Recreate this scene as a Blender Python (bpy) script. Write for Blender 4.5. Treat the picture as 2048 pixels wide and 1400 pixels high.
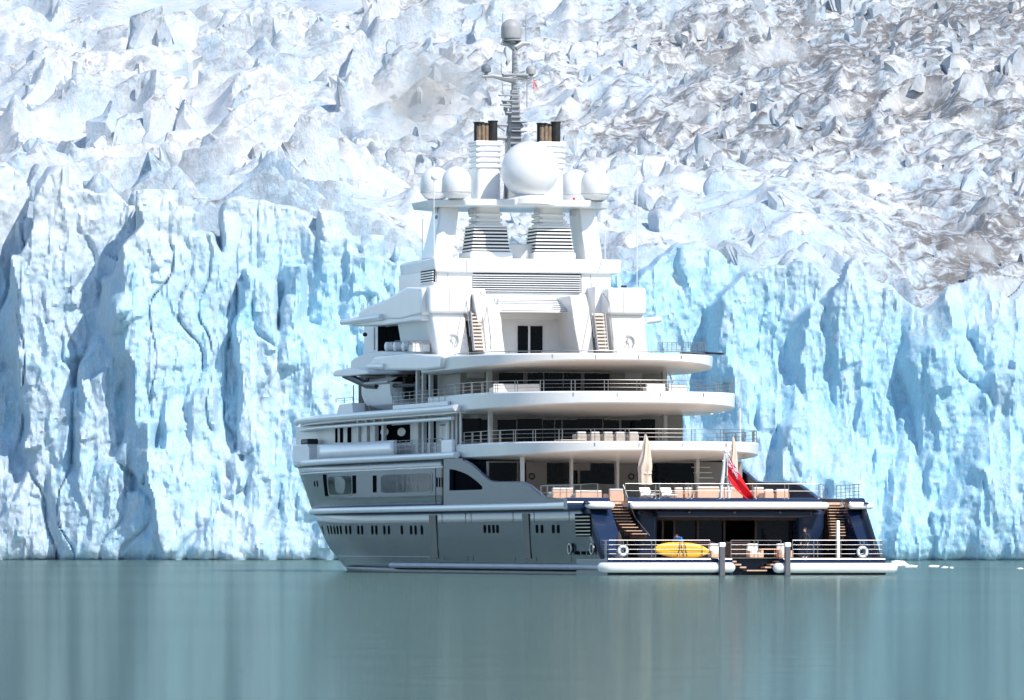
import bpy, bmesh, math, random
import numpy as np
from mathutils import Vector, Matrix

for _o in list(bpy.data.objects):
    bpy.data.objects.remove(_o)
SC = bpy.context.scene
COL = SC.collection
R = math.radians

# ------------------------------------------------------------------ camera
EYE = 1.68                      # eye height above the water, in a small boat
FOCAL = 14240.0                 # focal length in pixels of the 2048 px wide photograph
HORIZON = 1093.0                # row of the horizon in the photograph
cam_d = bpy.data.cameras.new('camera')
cam_d.sensor_width = 36.0
cam_d.lens = FOCAL / 2048.0 * 36.0
cam_d.shift_y = (HORIZON - 700.0) / 2048.0
cam_d.clip_start = 1.0
cam_d.clip_end = 60000.0
cam = bpy.data.objects.new('camera', cam_d)
cam.location = (0, 0, EYE)
cam.rotation_euler = (R(90), 0, 0)
COL.objects.link(cam)
SC.camera = cam

# ------------------------------------------------------------------ sky and sun
SUN_AZ, SUN_EL = R(39), R(45)   # azimuth measured from behind the camera towards the right
to_sun = Vector((math.sin(SUN_AZ) * math.cos(SUN_EL), -math.cos(SUN_AZ) * math.cos(SUN_EL), math.sin(SUN_EL)))
world = bpy.data.worlds.new('World')
SC.world = world
world.use_nodes = True
wn = world.node_tree
bg = wn.nodes['Background']
sky = wn.nodes.new('ShaderNodeTexSky')
sky.sky_type = 'NISHITA'
sky.sun_disc = False
sky.sun_elevation = SUN_EL
sky.sun_rotation = math.atan2(to_sun.x, to_sun.y)
sky.air_density = 1.0
sky.dust_density = 0.2
sky.ozone_density = 1.6
wn.links.new(sky.outputs[0], bg.inputs[0])
bg.inputs[1].default_value = 0.15
sun_d = bpy.data.lights.new('sun', 'SUN')
sun_d.energy = 3.3
sun_d.angle = R(0.5)
sun_d.color = (1.0, 0.955, 0.89)
sun = bpy.data.objects.new('sun', sun_d)
sun.rotation_euler = to_sun.to_track_quat('Z', 'Y').to_euler()
COL.objects.link(sun)

SC.view_settings.view_transform = 'Standard'
SC.view_settings.look = 'None'
SC.view_settings.gamma = 1.0
SC.view_settings.use_curve_mapping = False
SC.view_settings.exposure = 0.56
SC.cycles.use_denoising = True
SC.cycles.use_adaptive_sampling = True
SC.cycles.adaptive_threshold = 0.03
SC.cycles.max_bounces = 6
SC.cycles.diffuse_bounces = 3
SC.cycles.glossy_bounces = 4

# ------------------------------------------------------------------ materials
def rgb(r, g, b):
    return (r, g, b, 1.0)

def new_mat(name):
    m = bpy.data.materials.new(name)
    m.use_nodes = True
    nt = m.node_tree
    return m, nt, nt.nodes['Principled BSDF']

def paint(name, col, rough=0.4, metal=0.0, coat=0.0, var=0.06, scale=1.5, bump=0.0, bscale=20.0, spec=0.5):
    """plain paint / metal / cloth with a faint unevenness of colour and gloss"""
    m, nt, p = new_mat(name)
    n = nt.nodes.new('ShaderNodeTexNoise')
    n.inputs['Scale'].default_value = scale
    n.inputs['Detail'].default_value = 5
    g = nt.nodes.new('ShaderNodeNewGeometry')
    nt.links.new(g.outputs['Position'], n.inputs['Vector'])
    r = nt.nodes.new('ShaderNodeMapRange')
    r.inputs[1].default_value = 0.3; r.inputs[2].default_value = 0.7
    r.inputs[3].default_value = 1.0 - var; r.inputs[4].default_value = 1.0 + var
    nt.links.new(n.outputs[0], r.inputs[0])
    mx = nt.nodes.new('ShaderNodeVectorMath'); mx.operation = 'SCALE'
    mx.inputs[0].default_value = col[:3]
    nt.links.new(r.outputs[0], mx.inputs['Scale'])
    nt.links.new(mx.outputs[0], p.inputs['Base Color'])
    r2 = nt.nodes.new('ShaderNodeMapRange')
    r2.inputs[3].default_value = rough * 0.85; r2.inputs[4].default_value = min(1, rough * 1.15)
    nt.links.new(n.outputs[0], r2.inputs[0])
    nt.links.new(r2.outputs[0], p.inputs['Roughness'])
    p.inputs['Metallic'].default_value = metal
    p.inputs['Coat Weight'].default_value = coat
    p.inputs['Coat Roughness'].default_value = 0.08
    p.inputs['Specular IOR Level'].default_value = spec
    if bump:
        b = nt.nodes.new('ShaderNodeBump')
        b.inputs['Strength'].default_value = bump
        b.inputs['Distance'].default_value = 0.02
        n2 = nt.nodes.new('ShaderNodeTexNoise')
        n2.inputs['Scale'].default_value = bscale
        nt.links.new(g.outputs['Position'], n2.inputs['Vector'])
        nt.links.new(n2.outputs[0], b.inputs['Height'])
        nt.links.new(b.outputs[0], p.inputs['Normal'])
    return m
DEBUG = False

# ================================================================== numpy noise
_rng = np.random.RandomState(7)
_PERM = _rng.permutation(4096).astype(np.int64)
_VAL = (_rng.rand(4096) * 2 - 1).astype(np.float32)

def vnoise(x, y, z):
    xi = np.floor(x); yi = np.floor(y); zi = np.floor(z)
    fx = (x - xi).astype(np.float32); fy = (y - yi).astype(np.float32); fz = (z - zi).astype(np.float32)
    fx = fx * fx * fx * (fx * (fx * 6 - 15) + 10)
    fy = fy * fy * fy * (fy * (fy * 6 - 15) + 10)
    fz = fz * fz * fz * (fz * (fz * 6 - 15) + 10)
    xi = xi.astype(np.int64); yi = yi.astype(np.int64); zi = zi.astype(np.int64)
    def h(a, b, c):
        return _VAL[_PERM[(_PERM[(_PERM[a & 4095] + b) & 4095] + c) & 4095]]
    r = 0
    for dz in (0, 1):
        wz = fz if dz else 1 - fz
        for dy in (0, 1):
            wy = fy if dy else 1 - fy
            r = r + wz * wy * (h(xi, yi + dy, zi + dz) * (1 - fx) + h(xi + 1, yi + dy, zi + dz) * fx)
    return r

def fbm(x, y, z, octv=4, gain=0.5):
    a = 1.0; r = 0; f = 1.0
    for k in range(octv):
        r = r + a * vnoise(x * f + 17.3 * k, y * f - 9.1 * k, z * f + 5.7 * k)
        a *= gain; f *= 2.03
    return r

def mesh_np(name, verts, faces, mat, smooth_angle=None, crust=None):
    """verts (n,3) float, faces (m,k) int -> object"""
    me = bpy.data.meshes.new(name)
    k = faces.shape[1]
    me.vertices.add(len(verts))
    me.vertices.foreach_set('co', np.ascontiguousarray(verts, np.float32).ravel())
    me.loops.add(faces.size)
    me.loops.foreach_set('vertex_index', np.ascontiguousarray(faces, np.int32).ravel())
    me.polygons.add(len(faces))
    me.polygons.foreach_set('loop_start', np.arange(0, faces.size, k, dtype=np.int32))
    me.polygons.foreach_set('loop_total', np.full(len(faces), k, np.int32))
    me.update(calc_edges=True)
    if smooth_angle is not None:
        me.polygons.foreach_set('use_smooth', np.ones(len(me.polygons), bool))
        me.set_sharp_from_angle(angle=R(smooth_angle))
    if crust is not None:      # how much of the dirty old surface is left on each point
        at = me.attributes.new('crust', 'FLOAT', 'POINT')
        at.data.foreach_set('value', np.ascontiguousarray(crust, np.float32))
    me.materials.append(mat)
    o = bpy.data.objects.new(name, me)
    COL.objects.link(o)
    return o

def grid_faces(nr, nc):
    i = np.arange(nr - 1)[:, None] * nc + np.arange(nc - 1)[None, :]
    return np.stack([i, i + 1, i + nc + 1, i + nc], -1).reshape(-1, 4)

# ================================================================== ice materials
def ice_material(name, clean_a, clean_b, dirt, dirt_amount, face):
    m, nt, p = new_mat(name)
    L = nt.links.new
    g = nt.nodes.new('ShaderNodeNewGeometry')
    def noise(scale, detail, stretch=(1, 1, 1), rough=0.55, dist=0.0):
        mp = nt.nodes.new('ShaderNodeMapping'); mp.inputs['Scale'].default_value = stretch
        n = nt.nodes.new('ShaderNodeTexNoise')
        n.inputs['Scale'].default_value = scale; n.inputs['Detail'].default_value = detail
        n.inputs['Roughness'].default_value = rough; n.inputs['Distortion'].default_value = dist
        L(g.outputs['Position'], mp.inputs['Vector']); L(mp.outputs[0], n.inputs['Vector'])
        return n.outputs[0]
    def rng(src, a, b, c=0.0, d=1.0):
        r = nt.nodes.new('ShaderNodeMapRange')
        r.interpolation_type = 'SMOOTHSTEP'
        for i, val in enumerate((a, b, c, d)):
            r.inputs[i + 1].default_value = val
        L(src, r.inputs[0]); return r.outputs[0]
    def math_(op, a, b):
        n = nt.nodes.new('ShaderNodeMath'); n.operation = op; n.use_clamp = False
        for i, s in enumerate((a, b)):
            if isinstance(s, (int, float)): n.inputs[i].default_value = s
            else: L(s, n.inputs[i])
        return n.outputs[0]
    def mix(f, a, b):
        n = nt.nodes.new('ShaderNodeMix'); n.data_type = 'RGBA'
        L(f, n.inputs[0])
        for i, s in ((6, a), (7, b)):
            if isinstance(s, tuple): n.inputs[i].default_value = s
            else: L(s, n.inputs[i])
        return n.outputs[2]
    sep = nt.nodes.new('ShaderNodeSeparateXYZ'); L(g.outputs['Position'], sep.inputs[0])
    nsep = nt.nodes.new('ShaderNodeSeparateXYZ'); L(g.outputs['Normal'], nsep.inputs[0])
    # clean ice: white, bubbly ice against dense blue ice, in bands that run up and down the face
    big = noise(0.05, 4, (1, 1, 0.35), 0.6, 0.6)
    mid = noise(0.32, 5, (1, 1, 0.45), 0.68, 0.8)
    f1 = math_('ADD', math_('MULTIPLY', big, 0.5), math_('MULTIPLY', mid, 0.56))
    if face:   # bluer to the right: the cliff's shaded left and sunlit right, painted in
        f1 = math_('ADD', f1, rng(sep.outputs[0], -50, 0, -0.02, 0.10))
    if not face:   # the blocks next to the cliff are of the same blue ice
        f1 = math_('ADD', f1, rng(sep.outputs[1], 890, 990, 0.10, -0.03))
    c = mix(rng(f1, 0.38, 0.70), clean_a, clean_b)
    if face:
        veins = noise(0.7, 4, (1, 1, 0.38), 0.65, 1.6)
        c = mix(rng(math_('ABSOLUTE', math_('SUBTRACT', veins, 0.5), 0.0), 0.0, 0.035, 0.55, 0.0), c, rgb(0.70, 0.76, 0.80))
        deep = noise(0.23, 3, (1, 1, 0.18), 0.6, 1.0)
        c = mix(rng(deep, 0.58, 0.74, 0.0, 0.65), c, rgb(0.20, 0.47, 0.66))
        # weathered, whiter ice towards the top of the cliff
        hz = math_('ADD', sep.outputs[2], math_('MULTIPLY', math_('SUBTRACT', mid, 0.5), 26.0))
        hz = math_('ADD', hz, rng(sep.outputs[0], 20, 55, 0.0, 9.0))
        c = mix(rng(hz, 33, 47, 0.0, 0.8), c, rgb(0.58, 0.605, 0.625))
    # dirt melted out on top of the blocks, and darker bands of debris
    up = rng(nsep.outputs[2], 0.15, 0.8)
    dn = noise(0.5, 5, (1, 1, 1), 0.7, 0.8)
    band = noise(0.018, 4, (1, 0.6, 1), 0.55, 1.0)
    more = rng(sep.outputs[0], -70, 90, -0.05, 0.10)
    far = rng(sep.outputs[1], 980, 1350, 0.0, 0.05)
    d = math_('ADD', math_('ADD', dn, more), math_('ADD', far, math_('MULTIPLY', math_('SUBTRACT', band, 0.5), 0.5)))
    dm = math_('MULTIPLY', rng(d, 0.48, 0.74), math_('ADD', math_('MULTIPLY', up, 0.8), 0.2))
    fine = noise(3.0, 3, (1, 1, 0.5), 0.7)
    streak = rng(noise(1.1, 4, (1, 1, 0.16), 0.75, 0.3), 0.60, 0.74, 0.0, 0.35)
    dm = math_('MULTIPLY', math_('ADD', dm, math_('MULTIPLY', streak, rng(d, 0.45, 0.7))), dirt_amount)
    if not face:
        at = nt.nodes.new('ShaderNodeAttribute'); at.attribute_name = 'crust'
        rim = noise(0.75, 4, (1, 1, 1), 0.7, 0.5)
        dm = math_('MAXIMUM', dm, math_('MULTIPLY', at.outputs['Fac'], rng(math_('ADD', rim, math_('MULTIPLY', more, 0.7)), 0.38, 0.58, 0.0, 0.92)))
    c = mix(dm, c, dirt)
    c = mix(rng(fine, 0.35, 0.75, 0.0, 0.10), c, rgb(0.93, 0.95, 0.97))
    L(c, p.inputs['Base Color'])
    p.inputs['Roughness'].default_value = 0.62
    p.inputs['Specular IOR Level'].default_value = 0.25
    b1 = nt.nodes.new('ShaderNodeBump'); b1.inputs['Strength'].default_value = 0.6; b1.inputs['Distance'].default_value = 0.4
    L(noise(1.8, 4, (1, 1, 0.5 if face else 0.6), 0.72), b1.inputs['Height'])
    L(b1.outputs[0], p.inputs['Normal'])
    return m

ICE_FACE = ice_material('calving_ice', rgb(0.45, 0.545, 0.63), rgb(0.33, 0.60, 0.75), rgb(0.34, 0.34, 0.33), 0.45, True)
ICE_TOP = ice_material('crevassed_ice', rgb(0.635, 0.63, 0.62), rgb(0.42, 0.545, 0.64), rgb(0.15, 0.138, 0.128), 1.0, False)

# ================================================================== glacier front
def front_y(x):
    """distance of the calving front along the fjord"""
    return 888.0 - 0.42 * x + 9.0 * np.sin(x * 0.035 + 0.6) + 5.0 * np.sin(x * 0.083 + 2.0)

CR_X = np.array([-470, -200, -95, -66, -58, -50, -40, -31, -22, -12, 0, 12, 24, 31, 35, 42, 50, 58, 70, 120, 270], float)
CR_Z = np.array([46, 50, 53, 54, 53, 49, 50, 52, 48, 43, 39, 39, 39, 41, 43, 37, 33, 34, 31, 34, 36], float)
def crest_z(x):
    return np.interp(x, CR_X, CR_Z)

def build_front():
    rs = np.random.RandomState(11)
    core = np.arange(-92, 84.01, 0.21)
    left = -92 - np.cumsum(np.linspace(0.3, 3.0, 225)); left = left[left > -470][::-1]
    right = 84 + np.cumsum(np.linspace(0.3, 2.4, 140)); right = right[right < 270]
    xs = np.concatenate([left, core, right])
    zs = np.concatenate([np.array([-3.0]), np.arange(-0.6, 62.0, 0.21)])
    X, Z = np.meshgrid(xs, zs)
    # warp the sampling so that the joints between the pillars wander
    wx = X + 1.7 * fbm(X * 0.10, Z * 0.055, X * 0 + 3.3, 3) + 0.5 * fbm(X * 0.5, Z * 0.3, X * 0 + 8.8, 2)
    wz = Z + 1.5 * fbm(X * 0.16, Z * 0.10, X * 0 + 12.1, 3)
    best = np.full(X.shape, 1e9, np.float32)
    def pillar(xc, r, prot, h, turn, lean, side, top, tilt, peak):
        reach = r + 22.0 / side + 5
        i0, i1 = np.searchsorted(xs, [xc - reach, xc + reach])
        if i1 <= i0:
            return
        WX, WZ = wx[:, i0:i1], wz[:, i0:i1]
        dx = WX - xc
        d = front_y(xc) - prot + turn * dx + lean * WZ
        d = d + np.maximum(0, np.abs(dx + 0.04 * (WZ - 20)) - r) * side
        hc = h + tilt * np.clip(dx, -r, r) - peak * np.minimum(dx * dx / r, 3 * np.abs(dx))
        d = d + np.maximum(0, WZ - hc) * top
        np.minimum(best[:, i0:i1], d, out=best[:, i0:i1])
    # back wall behind all pillars
    x = -480.0
    while x < 280:
        r = rs.uniform(4, 8)
        pillar(x, r, rs.uniform(-4.5, -1.5), crest_z(x) - rs.uniform(3, 10), rs.uniform(-.5, .5), rs.uniform(.05, .2),
               rs.uniform(1.5, 4), rs.uniform(6, 12), rs.uniform(-.4, .4), rs.uniform(0, .6))
        x += r * rs.uniform(0.9, 1.3)
    # main pillars
    x = -480.0
    while x < 280:
        r = rs.uniform(2.6, 7.2)
        pillar(x, r, rs.uniform(-.7, 2.6), crest_z(x) + rs.uniform(-7, 0.5), rs.uniform(-.28, .5), rs.uniform(.03, .17),
               rs.uniform(2.5, 6), rs.uniform(7, 16), rs.uniform(-.5, .4), rs.uniform(0.1, .8))
        x += r * rs.uniform(1.3, 2.1)
    # slabs of every height standing in front of them, down to rubble at the foot
    for k in range(300):
        x = rs.uniform(-480, 280)
        if x > 4 and rs.rand() < 0.35: continue
        q = rs.rand()
        h = crest_z(x) * (0.15 + 0.7 * q)
        pillar(x, rs.uniform(0.8, 3.2) + 2.0 * (1 - q), rs.uniform(2.0, 5.0) + 3.0 * (1 - q), h, rs.uniform(-.6, .6), rs.uniform(.06, .28),
               rs.uniform(1.5, 5), rs.uniform(0.7, 2.4), rs.uniform(-.8, .8), rs.uniform(0, 1.4))
    # aprons of fallen, refrozen ice
    for xc, r, prot, h in ((33, 7, 9, 24), (40, 9, 10, 15), (52, 10, 9, 9), (-62, 7, 9, 9), (-36, 8, 8, 7), (-18, 8, 8, 10), (60, 7, 10, 20)):
        pillar(xc, r * 0.5, prot, h * 0.4, rs.uniform(-.15, .15), 0.12, 0.8, 0.55, rs.uniform(-.3, .3), 0.2)
    for k in range(120):
        x = rs.uniform(-470, 270)
        pillar(x, rs.uniform(0.5, 2.5), rs.uniform(5, 9), rs.uniform(0.5, 5.5), rs.uniform(-.5, .5), 0.25, rs.uniform(.8, 2), rs.uniform(.5, 1.2), rs.uniform(-.4, .4), rs.uniform(0, .6))
    # chips: angular plates that spalled off, and plates that still stick on
    for k in range(1000):
        x = rs.uniform(-100, 92); z = rs.uniform(0, 46)
        r = rs.uniform(0.3, 1.0) + 1.2 * rs.rand() ** 4; rz = r * rs.uniform(1.5, 5)
        i0, i1 = np.searchsorted(xs, [x - r - .8, x + r + .8]); j0, j1 = np.searchsorted(zs, [z - rz - 1, z + rz + 1])
        ic, jc = (i0 + i1) // 2, (j0 + j1) // 2
        if i1 - i0 < 3 or j1 - j0 < 3 or best[jc, ic] > front_y(x) + 5 or z + rz > crest_z(x) - 3 or (x > 4 and rs.rand() < .6): continue
        dx = wx[j0:j1, i0:i1] - wx[jc, ic]; dz = wz[j0:j1, i0:i1] - wz[jc, ic]
        gx = (best[jc, min(ic + 3, best.shape[1] - 1)] - best[jc, ic - 3]) / 1.26
        if abs(gx) > 1.2: continue
        d = best[jc, ic] - rs.uniform(.02, .28) + (gx + rs.uniform(-.3, .3)) * dx + (0.1 + rs.uniform(-.12, .15)) * dz
        d = d + np.maximum(0, np.abs(dx + rs.uniform(-.3, .3) * dz) - r) * rs.uniform(2, 5) + np.maximum(0, dz - rz + rs.uniform(-.6, .6) * dx) * rs.uniform(1, 3) + np.maximum(0, -dz - rz) * rs.uniform(1, 4)
        np.minimum(best[j0:j1, i0:i1], d, out=best[j0:j1, i0:i1])
    best = best + np.maximum(0, wz - (crest_z(X) + 1.0 + np.where(X < 5, 6.0, 2.6) * fbm(X * 0.15, X * 0, X * 0 + 31, 3))) * 9.0
    for _k in range(1):
        best[1:-1] = 0.15 * best[:-2] + 0.7 * best[1:-1] + 0.15 * best[2:]
        best[:, 1:-1] = 0.15 * best[:, :-2] + 0.7 * best[:, 1:-1] + 0.15 * best[:, 2:]
    # weathering: flutes, scallops and fracture roughness
    rid = 1 - np.abs(fbm(X * 0.16, Z * 0.035, X * 0 + 1.0, 3))
    wob = X + 1.2 * fbm(X * 0.15, Z * 0.12, X * 0 + 23, 2)
    fin = 1 - np.abs(fbm(wob * 0.5, Z * 0.075, X * 0 + 51.0, 3, 0.55))
    crk = np.abs(vnoise(X * 0.33 + 0.8 * vnoise(X * .2, Z * .16, X * 0 + 9), Z * 0.035, X * 0 + 63))
    Y = best + 0.5 * fbm(X * 0.24, Z * 0.07, X * 0 + 40, 3) - 0.8 * rid - 0.42 * np.clip(fin, 0, 1) ** 3 \
        + 0.20 * fbm(X * 1.1, Z * 0.6, X * 0 + 21, 3, 0.65) + 0.8 * np.exp(-(crk / 0.10) ** 2) * np.clip(vnoise(X * .05, Z * .05, X * 0 + 17) * 3, 0, 1) \
        + 0.16 * np.abs(fbm(X * 1.6, Z * 1.2, X * 0 + 5, 2))
    # undercut notch at the water line
    Y = Y + 1.5 * np.exp(-np.maximum(Z, 0) / 0.7) * (vnoise(X * 0.12, X * 0, X * 0 + 2) > -0.2)
    cap = front_y(X) + 5.5 + vnoise(X * .3, Z * .2, X * 0) 
    Y = np.where(Z < crest_z(X) - 11, np.minimum(Y, cap), Y)
    Y = np.minimum(Y, front_y(X) + 60)
    P = np.stack([X, Y, Z], -1).reshape(-1, 3)
    F = grid_faces(*X.shape)
    # drop what has run far back under the seracs
    keep = (Y.reshape(-1)[F] < (front_y(P[F][:, :, 0]) + 8.5)).all(1)
    if DEBUG:
        zz = np.where(Y < front_y(X) + 8.5, Z, 0).max(0)
        for q in range(-70, 71, 5):
            print('CREST', q, round(float(zz[np.searchsorted(xs, q)]), 1), float(crest_z(q)))
    o = mesh_np('glacier_front', P, F[keep], ICE_FACE, 38)
    o['kind'] = 'structure'
    o['label'] = 'pale blue calving ice cliff of the glacier standing in the water'
    return o

GRAD = 0.118
def surface_z(x, y):
    """smooth glacier surface behind the front"""
    d = y - front_y(x)
    k = np.clip(d / 220.0, 0, 1)
    base = (crest_z(np.clip(x * 888.0 / np.maximum(y, 600), -470, 270)) - 6.0) * (1 - k) + 39.0 * k
    xx = np.asarray(x, float); yy = np.asarray(y, float)
    rg = 1 - np.abs(fbm(xx * 0.021, yy * 0.034, xx * 0 + 91.0, 2))
    return base + GRAD * np.maximum(d, 0) + 7.0 * (rg - 0.75) * np.clip(d / 40.0, 0, 1) + 4.0 * np.sin(y * 0.021 + x * 0.013) + 3.0 * np.sin(x * 0.031 - y * 0.012 + 1.0)

def serac_templates(n, rs, cuts=3):
    out = []
    for t in range(n):
        bm = bmesh.new()
        k = rs.randint(5, 8)
        a0 = rs.rand() * 6.28
        ridge = rs.rand() < 0.85
        lean = np.array([rs.uniform(-.4, .4), rs.uniform(-.25, .25)])
        for i in range(k):
            a = a0 + 6.283 * (i + rs.uniform(-.3, .3)) / k
            bm.verts.new((math.cos(a) * rs.uniform(.8, 1.1), math.sin(a) * rs.uniform(.8, 1.1), -1.0))
            bm.verts.new((math.cos(a) * rs.uniform(.75, 1.1), math.sin(a) * rs.uniform(.75, 1.1), rs.uniform(-.15, .35)))
        if ridge:
            ra = rs.rand() * 3.14; rl = rs.uniform(.3, .8)
            for s in (-1, 0.2, 1):
                bm.verts.new((lean[0] + math.cos(ra) * rl * s, lean[1] + math.sin(ra) * rl * s, rs.uniform(.7, 1.0)))
        else:
            bm.verts.new((lean[0], lean[1], 1.0))
            for i in range(rs.randint(1, 4)):
                a = rs.rand() * 6.28; q = rs.uniform(.3, .7)
                bm.verts.new((lean[0] + q * math.cos(a), lean[1] + q * math.sin(a), rs.uniform(.45, .95)))
        bmesh.ops.convex_hull(bm, input=bm.verts[:])
        for v in [v for v in bm.verts if not v.link_faces]:
            bm.verts.remove(v)
        bot = [f for f in bm.faces if all(v.co.z < -0.99 for v in f.verts)]
        bmesh.ops.delete(bm, geom=bot, context='FACES')
        bmesh.ops.triangulate(bm, faces=bm.faces[:])
        if cuts:
            bmesh.ops.subdivide_edges(bm, edges=bm.edges[:], cuts=cuts, use_grid_fill=True)
        bmesh.ops.triangulate(bm, faces=bm.faces[:])
        for _k in range(1 if cuts > 1 else 0):
            bmesh.ops.smooth_vert(bm, verts=[v for v in bm.verts if not v.is_boundary], factor=0.35, use_axis_x=True, use_axis_y=True, use_axis_z=True)
        bm.verts.ensure_lookup_table()
        V = np.array([v.co[:] for v in bm.verts], np.float32)
        Fc = np.array([[v.index for v in f.verts] for f in bm.faces], np.int64)
        bm.free()
        out.append((V, Fc))
    return out

def build_top():
    rs = np.random.RandomState(5)
    # the bed between the seracs, reaching well past the frame on both sides
    xs = np.concatenate([np.arange(-700, -180, 20), np.arange(-180, 180, 3.0), np.arange(180, 500, 20)])
    ds = np.concatenate([[11.0], np.arange(11, 700, 4.0), np.arange(700, 1500, 40)])
    X, D = np.meshgrid(xs, ds)
    Y = front_y(X) + D
    Z = surface_z(X, Y) - 19.0 + 2.5 * fbm(X * 0.09, Y * 0.09, X * 0, 4)
    Z[0] = -4.0; Y[0] = Y[1]      # drop a wall behind the front
    bed = mesh_np('glacier_surface', np.stack([X, Y, Z], -1).reshape(-1, 3), grid_faces(*X.shape), ICE_TOP, 30)
    bed['kind'] = 'structure'
    bed['label'] = 'broken glacier surface rising behind the ice cliff'
    # the broken ice field itself: sharp crests of ice leaning towards the front, troughs between them
    dd = np.concatenate([np.arange(9.0, 240, 0.58), np.arange(240, 790, 0.85)])
    T, D = np.meshgrid(np.linspace(-1, 1, 740), dd)
    X = T * (100 * (888 + D) / 888.0 + 10)
    Y = front_y(X) + D
    wx = X + 4.0 * fbm(X * 0.05, Y * 0.05, X * 0 + 61, 2); wy = Y + 4.0 * fbm(X * 0.05, Y * 0.05, X * 0 + 71, 2)
    size = 1.0 + 0.35 * vnoise(X * 0.02, Y * 0.03, X * 0 + 33)
    def crests(s, k, an):
        r1 = 1 - np.abs(1.6 * vnoise(wx * s + k, wy * s * an, X * 0 + 1))
        r2 = 1 - np.abs(1.6 * vnoise(wx * s * 2.1 + 9 + k, wy * s * 1.9 * an, X * 0 + 2))
        r3 = 1 - np.abs(1.6 * vnoise(wx * s * 4.3 + 19 + k, wy * s * 3.4 * an, X * 0 + 3))
        g1 = np.clip(r1, 0, 1) ** 1.6
        return (0.384 * g1 + 0.22 * np.clip(r2, -.5, 1) * (0.35 + 0.65 * g1) + 0.058 * r3 * (0.4 + 0.6 * g1)) / s ** 0.9 * 0.76
    right_ = np.clip((X + 15) / 60.0 + 0.5 * vnoise(X * 0.02, Y * 0.02, X * 0 + 44), 0, 1)
    hgt = (1.25 * crests(0.052, 0.0, 1.35) * (1 - right_) + 1.08 * crests(0.105, 40.0, 1.4) * right_) * size
    near_ = np.clip(1 - D / 170.0, 0, 1)
    hgt = hgt * (1.22 + 0.12 * near_) * np.clip(0.8 + D / 60.0, 0, 1)
    hgt = hgt + 0.3 * fbm(X * 0.35, Y * 0.35, X * 0 + 13, 2)
    for _k in range(2):       # melt takes the finest teeth off the crests
        hgt[1:-1] = 0.25 * hgt[:-2] + 0.5 * hgt[1:-1] + 0.25 * hgt[2:]
        hgt[:, 1:-1] = 0.25 * hgt[:, :-2] + 0.5 * hgt[:, 1:-1] + 0.25 * hgt[:, 2:]
    Z = surface_z(X, Y) - 8.5 + 4.8 * right_ - 1.0 * np.clip(1 - (D - 9) / 22.0, 0, 1) + hgt
    crust_ = np.clip((hgt - np.mean(hgt)) / (1.6 * np.std(hgt)) - 0.25, 0, 1) * (0.45 + 0.4 * right_)
    Y2 = Y - 0.30 * (hgt - 4.0) * np.clip(D / 20.0, 0, 1)
    X2 = X + 0.15 * (hgt - 3.0)
    Y2 = np.maximum(Y2, front_y(X) + 8.0); Z[0] -= 30.0; Y2[0] = Y2[1] + 0.6
    fld = mesh_np('glacier_icefield', np.stack([X2, Y2, Z], -1).reshape(-1, 3), grid_faces(*X.shape), ICE_TOP, 38, crust_.reshape(-1))
    fld['kind'] = 'structure'
    fld['label'] = 'crevassed crests of grey white ice above the cliff'
    ZF, DF, TW = Z.copy(), dd, T[0]
    def field_z(x, y):
        q = y - float(front_y(x))
        j = min(int(np.searchsorted(DF, q)), len(DF) - 1)
        t = x / (100 * (888 + q) / 888.0 + 10)
        i = min(max(int((t + 1) / 2 * (len(TW) - 1)), 0), len(TW) - 1)
        return float(ZF[max(j, 1), i])
    tpl = []
    bank = {}
    for key, num, cuts in (('fine', 40, 2), ('mid', 40, 1), ('low', 32, 0), ('big', 20, 4)):
        bank[key] = (len(tpl), num); tpl += serac_templates(num, rs, cuts)
    def pick(key):
        return bank[key][0] + rs.randint(bank[key][1])
    Vs, Fs, Cs, off = [], [], [], 0
    def put(x, y, z, wx, wy, h, rot, t):
        nonlocal off
        V, Fc = tpl[t]
        c, s = math.cos(rot), math.sin(rot)
        a = V[:, 0] * wx; b = V[:, 1] * wy
        W = np.stack([x + a * c - b * s, y + a * s + b * c, z + np.where(V[:, 2] < 0, V[:, 2] * max(h, 2.5), V[:, 2] * h)], -1)
        Vs.append(W); Fs.append(Fc + off); off += len(V)
        Cs.append(np.clip((V[:, 2] - 0.45) / 0.5, 0, 1) if h > 1.2 else np.full(len(V), 0.25))
    # lookup grids, so that single blocks can be set down quickly
    gx = np.arange(-330, 331, 3.0); gy = np.arange(780, 1760, 3.0)
    GX, GY = np.meshgrid(gx, gy)
    GZ = surface_z(GX, GY); GS = 1.0 + 0.75 * vnoise(GX * 0.035, GY * 0.05, GX * 0 + 7.0)
    def look(G, x, y):
        i = min(max((x + 330) / 3.0, 0), len(gx) - 1.001); j = min(max((y - 780) / 3.0, 0), len(gy) - 1.001)
        i0, j0 = int(i), int(j); fi, fj = i - i0, j - j0
        return float((G[j0, i0] * (1 - fi) + G[j0, i0 + 1] * fi) * (1 - fj) + (G[j0 + 1, i0] * (1 - fi) + G[j0 + 1, i0 + 1] * fi) * fj)
    d = 9.0
    row = 0
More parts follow.
